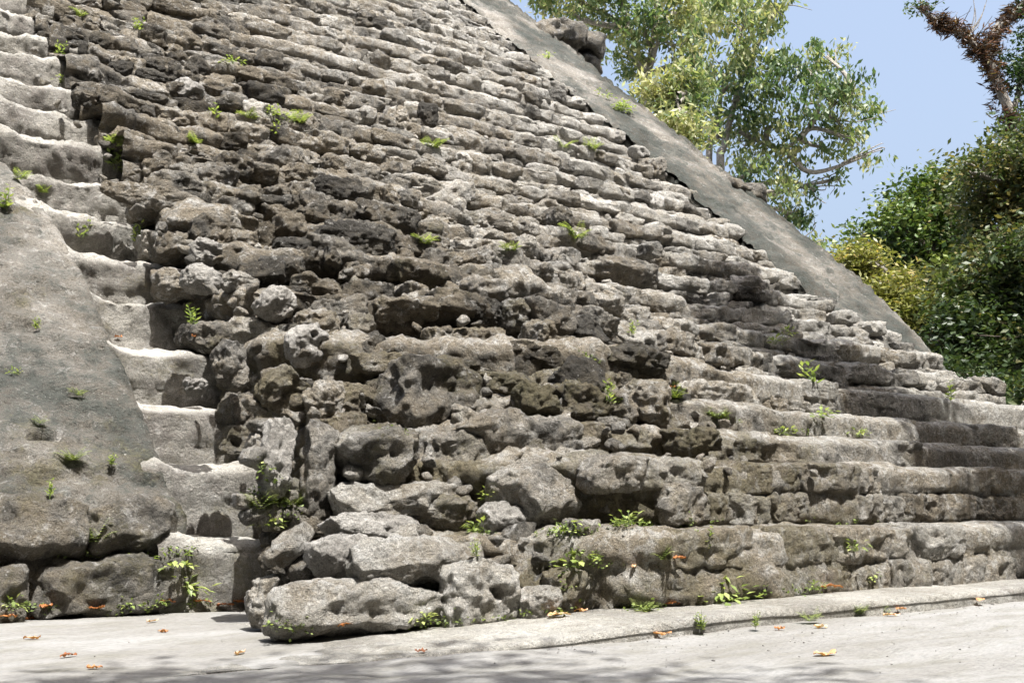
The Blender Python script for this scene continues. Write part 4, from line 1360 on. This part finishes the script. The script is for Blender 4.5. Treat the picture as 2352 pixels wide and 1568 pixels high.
# unseen dense trees, added behind and beside the camera to block low sky light
def sky_block_trees():
    r = np.random.default_rng(404)
    root = None
    ring = [(-14, 2, 1.0, 0.3), (-13, -6, 1.1, 1.4), (-8, -12, 1.0, 2.2), (0, -12.5, 1.1, 3.3), (5, -11.8, 1.0, 4.0), (10.5, -11.8, 1.0, 0.4), (16, -11, 1.05, 5.1), (22, -6, 1.0, 0.9), (27, 1, 1.0, 2.7), (-12, 11, 0.95, 3.9), (-4, -18, 1.25, 1.0), (12, -19, 1.25, 2.0)]
    for k, (x, y, sc, rz) in enumerate(ring):
        if root is None:
            root = empty('sky_block_tree', (x, y, 0))
            tm = MB()
            tube(tm, spline([(0, 0, -0.2), (0.1, 0.1, 4), (0.3, -0.2, 8), (0.2, 0.1, 12)], 30), np.linspace(0.34, 0.1, 30), 10)
            cl = []
            for _ in range(26):
                a = r.uniform(0, 6.28); q = r.uniform(0.5, 4.0); z = r.uniform(1.5, 14)
                cl.append((np.array([q * math.cos(a), q * math.sin(a), z]), (1.9, 1.9, 1.5)))
                tube(tm, spline([(0.15, 0, max(1, z - 2)), (q * math.cos(a) / 2, q * math.sin(a) / 2, z - 0.4), (q * math.cos(a), q * math.sin(a), z)], 8), np.linspace(0.09, 0.03, 8), 5)
            C, li = crown_points(cl, 9000, r, 0.5, 26)
            v, q4 = leaf_quads(C, 0.55, r, 0.2, 0.6)
            t = np.repeat(np.clip(0.4 + li, 0, 1), 4)
            cm = MB(); cm.add(v, quads=q4, tint=np.stack([t, 0 * t, 0 * t, 0 * t + 1], 1))
            parts = [tm.build('trunk', M_BARK_DARK, root), cm.build('crown', M_LEAF_DARK, root, smooth=False)]
            e = root
        else:
            e = root.copy(); COL.objects.link(e)
            for c in parts:
                d = c.copy(); COL.objects.link(d); d.parent = e
        e.location = (x, y, 0); e.rotation_euler = (0, 0, rz); e.scale = (1.15 * sc, 1.15 * sc, 1.75 * sc)
        tag(e, 'unseen dense dark tree added round the clearing to block low sky light', 'tree', 'unseen trees added to block sky light')


sky_block_trees()


# ------------------------------------------------------------------ weeds on the masonry
def weed_mesh(kind, size, r):
    mb = MB()
    V, T = [], []
    if kind == 'fern':
        for _ in range(r.integers(9, 14)):
            az = r.uniform(0, 2 * math.pi); L = size * r.uniform(0.6, 1.1); lean = r.uniform(0.35, 0.95)
            d = np.array([math.cos(az), math.sin(az), 0])
            for k in range(9):
                t = (k + 1) / 9
                p = d * L * lean * t + np.array([0, 0, L * (t * 0.9 - 0.55 * lean * t * t)])
                s = np.array([-d[1], d[0], 0])
                l = L * 0.34 * (1 - 0.7 * t) + 0.006
                for sg in (-1, 1):
                    a = s * sg * l + d * l * 0.5 + np.array([0, 0, -0.1 * l])
                    w = d * l * 0.24
                    V.append([p - w, p + a * 0.6 - w * 0.6, p + a, p + a * 0.5 + w * 1.1]); T.append(r.uniform(0.3, 1))
    elif kind == 'leafy':
        big = size > 0.28
        for _ in range(int(r.integers(26, 40)) * (4 if big else 1)):
            az = r.uniform(0, 2 * math.pi); el = r.uniform(0.1, 1.4)
            d = np.array([math.cos(az) * math.cos(el), math.sin(az) * math.cos(el), math.sin(el)])
            p = d * size * r.uniform(0.25, 0.85) * np.array([1.25, 1, 0.8])
            h = np.array([d[0], d[1], 0.12 + r.normal() * 0.3]); h /= np.linalg.norm(h)
            s = np.cross(h, [0, 0, 1]); s /= np.linalg.norm(s) + 1e-9
            l = size * r.uniform(0.24, 0.42) * (0.72 if big else 1); w = l * 0.5
            s4 = s * 0.0025
            V.append([s4 * 0, s4 * 0 + 0.002, p + s4, p]); T.append(0.2)
            V.append([p, p + h * l * 0.45 + s * w * 0.55, p + h * l + np.array([0, 0, -0.2 * l]), p + h * l * 0.45 - s * w * 0.55]); T.append(r.uniform(0.25, 1))
    elif False:
        pass
    else:                                           # upright stems with narrow leaves
        for _ in range(r.integers(3, 6)):
            az = r.uniform(0, 2 * math.pi); L = size * r.uniform(0.7, 1.25)
            d = np.array([math.cos(az), math.sin(az), 0]) * r.uniform(0.1, 0.5)
            for k in range(8):
                t = 0.2 + 0.8 * k / 8
                p = d * L * t + np.array([0, 0, L * t])
                a2 = az + k * 2.4
                h = np.array([math.cos(a2), math.sin(a2), r.uniform(0.1, 0.8)]); h /= np.linalg.norm(h)
                s = np.cross(h, [0.1, 0.2, 1]); s /= np.linalg.norm(s)
                l = size * 0.36 * (1.1 - 0.5 * t)
                V.append([p, p + h * l * 0.5 + s * l * 0.2, p + h * l, p + h * l * 0.5 - s * l * 0.2]); T.append(r.uniform(0.2, 0.95))
            V.append([d * 0, d * L * 0.5 + np.array([0.004, 0, L * 0.5]), d * L + np.array([0, 0, L]), d * L * 0.5 + np.array([-0.004, 0, L * 0.5])]); T.append(0.2)
    V = np.array(V).reshape(-1, 3); t = np.repeat(np.array(T), 4)
    mb.add(V, quads=np.arange(len(V)).reshape(-1, 4), tint=np.stack([t, 0 * t, 0 * t, 0 * t + 1], 1))
    return mb


WEEDS = [
    # u, v of the foot, height in picture units, kind, label
    (15, 492, 40, 'stem', 'upright weed at the left edge of the near ramp, highest of the ramp weeds'),
    (43, 415, 24, 'fern', 'small fern where the near ramp meets the upper side stair'),
    (99, 442, 20, 'fern', 'tiny fern on the ramp edge below the fifth bright tread'),
    (82, 762, 20, 'stem', 'little dark weed in a pit halfway up the near ramp'),
    (32, 862, 16, 'leafy', 'flat yellow green rosette on the near ramp, near the picture edge'),
    (178, 912, 22, 'fern', 'dark small fern above a pale drip stain on the near ramp'),
    (90, 976, 20, 'fern', 'small fern just above the black hole in the near ramp'),
    (165, 1062, 30, 'fern', 'fern tuft below and right of the black hole in the near ramp'),
    (252, 1072, 24, 'stem', 'thin weed on the near ramp, beside the second side stair tread'),
    (113, 1146, 34, 'stem', 'drooping weed with dark roots low on the near ramp'),
    (212, 1246, 50, 'fern', 'large star shaped bright fern over the base blocks of the near ramp'),
    (408, 1312, 40, 'leafy', 'leafy weed clump in the joint between base block and first side step'),
    (428, 1366, 46, 'leafy', 'spreading green clump at the foot of the side stair, by the plaza floor'),
    (264, 332, 30, 'fern', 'yellow green fern at the broken edge of the upper side stair'),
    (260, 396, 48, 'stem', 'tall bright weed beside the dark edge stones of the side stair'),
    (444, 330, 24, 'fern', 'fern tuft between two dark stones below the black outcrop'),
    (575, 277, 24, 'fern', 'bright fern on the upper stair, left of a pair of weeds'),
    (498, 286, 38, 'stem', 'slender pale weed on the upper stair right of the black outcrop'),
    (630, 318, 30, 'stem', 'slender weed left of the rounded grey boulder'),
    (616, 262, 22, 'leafy', 'left weed of the close pair above the rounded grey boulder'),
    (648, 272, 26, 'leafy', 'right weed of the close pair above the rounded grey boulder'),
    (690, 282, 30, 'fern', 'yellow fern spray above and right of the rounded grey boulder'),
    (319, 76, 26, 'stem', 'small weed high on the stair near the top left, above the black outcrop'),
    (186, 38, 20, 'fern', 'topmost fern near the upper left corner'),
    (136, 132, 26, 'stem', 'weed in the crack between upper side stair and rubble'),
    (148, 192, 18, 'leafy', 'low weed on a tread beside the grey brown stone at upper left'),
    (178, 552, 34, 'stem', 'weed growing from the riser above the bright side stair tread'),
    (312, 572, 42, 'stem', 'dry weed tuft at the right end of a side stair riser'),
    (440, 755, 44, 'stem', 'weed in the shaded notch of the side stair riser'),
    (534, 150, 20, 'leafy', 'small weed in the upper stair, up and right of the black outcrop'),
    (994, 340, 34, 'fern', 'bright yellow green fern below the black upright stone'),
    (1294, 340, 30, 'fern', 'left fern of two on the right half of the upper stair'),
    (1360, 346, 28, 'fern', 'right fern of two on the right half of the upper stair'),
    (1320, 552, 44, 'fern', 'pale feathery fern in the middle of the right hand steps'),
    (1257, 136, 16, 'leafy', 'highest weed on the inner edge of the far ramp'),
    (1384, 226, 18, 'leafy', 'weed on the far ramp near the small yellowish tree'),
    (1428, 258, 24, 'leafy', 'lowest of the weeds on the upper far ramp'),
    (974, 562, 28, 'fern', 'fern in the centre of the stair above the long grey slab'),
    (1170, 580, 26, 'fern', 'fern just under the long grey slab in the centre'),
    (1400, 932, 42, 'stem', 'light upright weed above the second long step'),
    (1450, 772, 26, 'stem', 'single sprig on the grey blocks right of centre'),
    (1550, 920, 36, 'fern', 'fern by the left end of the broad pale rounded block'),
    (1806, 768, 22, 'leafy', 'bright leafy tuft at the edge of the tree shadow'),
    (1774, 794, 24, 'leafy', 'leafy tuft just below the one at the edge of the tree shadow'),
    (1874, 912, 66, 'stem', 'tall bright plant standing in front of the dark shadow on the right'),
    (1880, 962, 30, 'leafy', 'leafy tuft on the step under the tall bright plant'),
    (2172, 930, 36, 'stem', 'yellow green sprig in the broken stones near the right edge'),
    (1797, 998, 24, 'leafy', 'leafy tuft on the third long step'),
    (1650, 960, 24, 'fern', 'fern below the broad pale rounded block'),
    (1966, 1002, 22, 'leafy', 'leafy tuft on the long step under the tree shadow'),
    (627, 1206, 30, 'leafy', 'small leafy weed by the right end of the first side stair tread'),
    (604, 1170, 44, 'fern', 'mossy fern in the dark cleft beside the side stair'),
    (666, 1160, 40, 'fern', 'fern on the wall of the dark cleft, right of the mossy one'),
    (1325, 1300, 48, 'leafy', 'leafy clump on the first long step, left of a mossy recess'),
    (1094, 1282, 30, 'stem', 'yellow sprig above the eye shaped pit stone'),
    (1516, 1286, 32, 'fern', 'fern in the face of the first long step, right of centre'),
    (1104, 1222, 34, 'leafy', 'leafy tuft left of the low pale slab'),
    (1116, 1150, 28, 'leafy', 'leafy tuft at the end of the long low brown stone'),
    (964, 1436, 32, 'leafy', 'ground weed under the end of the long front stone'),
    (1478, 1402, 36, 'fern', 'low feathery weed on the kerb below the mossy recess'),
    (1308, 1224, 34, 'leafy', 'spreading weed on the tread under the grey sloping slab'),
    (1440, 1208, 30, 'leafy', 'spreading weed on the tread below the flat faced brown block'),
    (1664, 1382, 64, 'leafy', 'largest plant: round bright green leafy bush on the kerb'),
    (1620, 1272, 38, 'stem', 'weed in the step face above the largest green bush'),
    (1956, 1264, 26, 'leafy', 'weed in the face of the first long step, far right'),
    (1858, 1430, 28, 'fern', 'grassy tuft at the foot of the kerb, right of the largest bush'),
    (1972, 1412, 24, 'fern', 'second grassy tuft along the kerb foot'),
    (2036, 1408, 18, 'fern', 'third and smallest grassy tuft along the kerb foot'),
    (1732, 1448, 26, 'stem', 'dry brownish weed at the kerb foot below the largest bush'),
    (1608, 1456, 36, 'stem', 'sprawling weed at the kerb foot left of the dry one'),
    (2004, 1342, 24, 'leafy', 'weed where the first long step meets the kerb'),
    (1862, 1352, 22, 'leafy', 'weed beside the big orange leaf on the kerb'),
    (30, 1392, 30, 'leafy', 'weed tuft at the foot of the leftmost base block'),
    (300, 1392, 26, 'leafy', 'creeping weed at the foot of the wide base block'),
    (360, 1388, 22, 'leafy', 'creeping weed between the wide base block and the side stair'),
]


def solid_hit(u, v, eps=0.0):
    """first thing the ray through (u, v) meets in the built scene"""
    dg = bpy.context.evaluated_depsgraph_get()
    r = ray(u, v); d = Vector(r).normalized()
    ok, loc, nor, *_ = scene.ray_cast(dg, Vector((0, 0, H)), d)
    return (np.array(loc), np.array(nor)) if ok else (facade_hit(u, v), np.array([0, 0, 1.0]))


bpy.context.view_layer.update()
_spots = [solid_hit(u, v) for u, v, *_ in WEEDS]
for i_, (u, v, hpx, kind, lab) in enumerate(WEEDS):
    p, nor = _spots[i_]
    dist = SX * p[0] + CX * p[1]
    sz = hpx * dist / FPX * (1.4 if kind == 'stem' else 1.55)
    r_ = np.random.default_rng(3000 + i_)
    o = weed_mesh(kind, sz, r_).build({'fern': 'fern', 'leafy': 'leafy_weed', 'stem': 'weed'}[kind], M_WEED, smooth=False)
    wall = 1 - abs(float(nor[2]))
    o.location = tuple(p + nor * (0.01 + 0.16 * sz * wall) - np.array([0, 0.01, 0]))
    tag(o, lab, 'fern' if kind == 'fern' else 'weed', 'weeds rooted in the pyramid')


# ------------------------------------------------------------------ fallen leaves
LEAVES = [
    (1898, 1349, 46, 0.35, 'big curled orange brown leaf on the kerb, right of the green bush'),
    (2239, 1378, 40, 0.75, 'tan leaf at the far right foot of the kerb'),
    (2048, 1415, 34, 0.85, 'pale pinkish leaf on the plaza by the right part of the kerb'),
    (2062, 1399, 24, 0.6, 'curled small leaf just above the pale pinkish one'),
    (1791, 1447, 22, 0.55, 'small orange leaf on the plaza in front of the kerb, right of the dry weed'),
    (1885, 1442, 34, 0.9, 'flat pale leaf on the plaza under the grassy tuft'),
    (1895, 1505, 56, 0.8, 'long tan leaf lying alone on the white plaza at lower right'),
    (1541, 1388, 38, 0.3, 'rust brown leaf on the kerb left of the green bush'),
    (1511, 1458, 40, 0.65, 'orange tan leaf leaning on the kerb face at bottom centre'),
    (1271, 1412, 60, 0.85, 'long pale pinkish leaf at the foot of the small rounded stone'),
    (1325, 1404, 46, 0.75, 'cream leaf on the kerb below the mossy recess'),
    (967, 1498, 26, 0.15, 'dark red curled leaf on the plaza below the kerb'),
    (791, 1438, 46, 0.45, 'bright orange leaf under the long front stone'),
    (1551, 1283, 30, 0.35, 'brown leaf lying in the face of the first long step'),
    (1451, 1303, 22, 0.8, 'small pink leaf in the recess of the first step'),
    (17, 1418, 34, 0.4, 'upright orange leaf at the left picture edge'),
    (77, 1423, 32, 0.2, 'dark red brown leaf right of the upright orange one'),
    (103, 1395, 34, 0.3, 'rusty leaf at the foot of the dark gap between base blocks'),
    (217, 1397, 36, 0.3, 'rusty folded leaf at the foot of the wide base block'),
    (384, 1384, 34, 0.1, 'dark red leaf leaning on the wall below the side stair'),
    (460, 1384, 40, 0.15, 'deep red folded leaf in front of the first side step'),
    (512, 1390, 36, 0.3, 'brown leaf right of the deep red folded one'),
    (552, 1383, 34, 0.35, 'brown leaf in the corner by the greenish boulder'),
    (374, 1452, 24, 0.5, 'small orange leaf on the pale floor in front of the side stair'),
    (350, 1429, 26, 0.85, 'faded leaf on the floor behind the small orange one'),
    (73, 1468, 34, 0.7, 'pale orange leaf on the floor at lower left'),
    (217, 1536, 32, 0.6, 'orange leaf nearest the bottom edge, lower left'),
    (157, 1509, 36, 0.15, 'thin dark red leaf lying in the floor shade'),
    (551, 1502, 34, 0.9, 'faint pale leaf on the floor at bottom left of centre'),
    (270, 776, 16, 0.45, 'small orange leaf at the left end of a bright side stair tread'),
    (444, 776, 16, 0.3, 'small red orange leaf at the right end of a bright side stair tread'),
    (1545, 890, 18, 0.35, 'orange leaf caught above the broad pale rounded block'),
]
_spots = [solid_hit(u, v) for u, v, *_ in LEAVES]
for i_, (u, v, lpx, tone_, lab) in enumerate(LEAVES):
    p, nor = _spots[i_]
    r_ = np.random.default_rng(4000 + i_)
    L = 1.08 * lpx * (SX * p[0] + CX * p[1]) / FPX
    nu, nv = 9, 5
    a = np.linspace(0, 1, nu); b_ = np.linspace(-1, 1, nv)
    A, B = np.meshgrid(a, b_, indexing='ij')
    wdt = 0.24 * L * np.sin(np.pi * np.clip(A, 0.02, 0.98)) ** 0.7 * (1 - 0.25 * A)
    curl = r_.uniform(0.15, 0.5); bend = r_.uniform(0.1, 0.5)
    P = np.stack([(A - 0.5) * L, B * wdt, np.abs(B) * wdt * curl + bend * L * (A - 0.5) ** 2 * r_.choice([1, 1, -0.4]) + 0.012], -1).reshape(-1, 3)
    P[:, 2] += 0.006 * r_.normal(size=len(P))
    yaw = r_.uniform(-0.9, 0.5)
    c_, s_ = math.cos(yaw), math.sin(yaw)
    P = np.stack([c_ * P[:, 0] - s_ * P[:, 1], s_ * P[:, 0] + c_ * P[:, 1], P[:, 2] - P[:, 2].min() + 0.001], 1)
    mb = MB()
    t = np.clip(tone_ + 0.12 * r_.normal(size=len(P)), 0, 1)
    mb.add(P, quads=grid_quads(nu, nv), tint=np.stack([t, 0 * t, 0 * t, 0 * t + 1], 1))
    o = mb.build('fallen_leaf', M_DEAD)
    o.location = tuple(p + 0.001 * nor + np.array([0, -0.35 * L * (1 - abs(float(nor[2]))), 0]))
    tag(o, lab, 'leaf', 'dry leaves fallen on the stones and floor')


# ------------------------------------------------------------------ creeping green along the joints, too fine to count
def creeping_green():
    r = np.random.default_rng(61)
    lines = [((20, 1390), (130, 1398), 16), ((240, 1398), (470, 1384), 40), ((620, 1430), (720, 1440), 16), ((940, 1432), (1180, 1418), 40), ((1190, 1410), (1320, 1400), 20), ((1440, 1396), (1520, 1390), 26), ((1240, 1222), (1370, 1214), 34), ((1400, 1206), (1490, 1200), 34), ((1560, 1200), (1640, 1196), 12),
             ((1300, 1270), (1400, 1290), 22), ((1300, 1310), (1320, 1390), 18), ((590, 1130), (690, 1180), 46), ((600, 1060), (640, 1110), 20), ((850, 960), (930, 990), 10), ((1750, 1360), (1900, 1350), 14), ((1060, 1215), (1110, 1225), 12), ((1850, 1200), (2100, 1197), 14), ((1630, 950), (1700, 965), 14), ((1780, 990), (1860, 990), 12), ((1380, 905), (1440, 930), 14), ((1310, 800), (1380, 835), 10), ((1290, 525), (1345, 540), 16), ((560, 262), (700, 285), 22), ((250, 370), (280, 400), 16), ((110, 1280), (440, 1262), 26)]
    C = []
    for a, b, n in lines:
        for _ in range(int(n * 0.62)):
            f = r.random()
            p, nor = solid_hit(a[0] + (b[0] - a[0]) * f + r.normal() * 3, a[1] + (b[1] - a[1]) * f + r.normal() * 3)
            k = int(r.integers(5, 14))
            C.append(p + r.normal(size=(k, 3)) * np.array([0.035, 0.02, 0.018]) + nor * 0.012)
    C = np.concatenate(C)
    v, q = leaf_quads(C, 0.028, r, 0.0, 0.6, up=0.6)
    t = np.repeat(np.clip(r.normal(0.28, 0.25, len(q)), 0, 1), 4)
    mb = MB(); mb.add(v, quads=q, tint=np.stack([t, 0 * t, 0 * t, 0 * t + 1], 1))
    o = mb.build('ground_cover', M_WEED, smooth=False)
    tag(o, 'tiny creeping green plants along the joints of the lowest stones', 'ground cover', kind='stuff')


creeping_green()


# grit and chips of stone strewn along the foot of the wall and over the floor
def grit():
    r = np.random.default_rng(314)
    mb = MB()
    for k in range(700):
        X = r.uniform(0.6, 14)
        if r.random() < 0.6:
            base = 8.3 if X < 4 else 5.1 + 0.0 * X
            y = base - abs(r.normal()) * 0.35 - 0.02
            if X < 4 and y < 6: continue
        else:
            y = r.uniform(3.2, 8.0) if X < 3.4 else r.uniform(3.0, 5.0)
        w = r.uniform(0.003, 0.009) * (1.8 if r.random() < 0.05 else 1)
        add_stone(mb, (X, y, 0.0 + w * 0.2), w * r.uniform(1, 1.8), w, w * 0.7, 2, int(r.integers(1e7)), (r.uniform(0.2, 0.8), 0.1, 0.5, 1), k=3, cuts=3, rough=0.1, yaw=r.uniform(0, 3), fine=False)
    o = mb.build('gravel', M_PALE, smooth=False)
    tag(o, 'fine grit and stone chips strewn along the foot of the wall', 'gravel', kind='stuff')


grit()
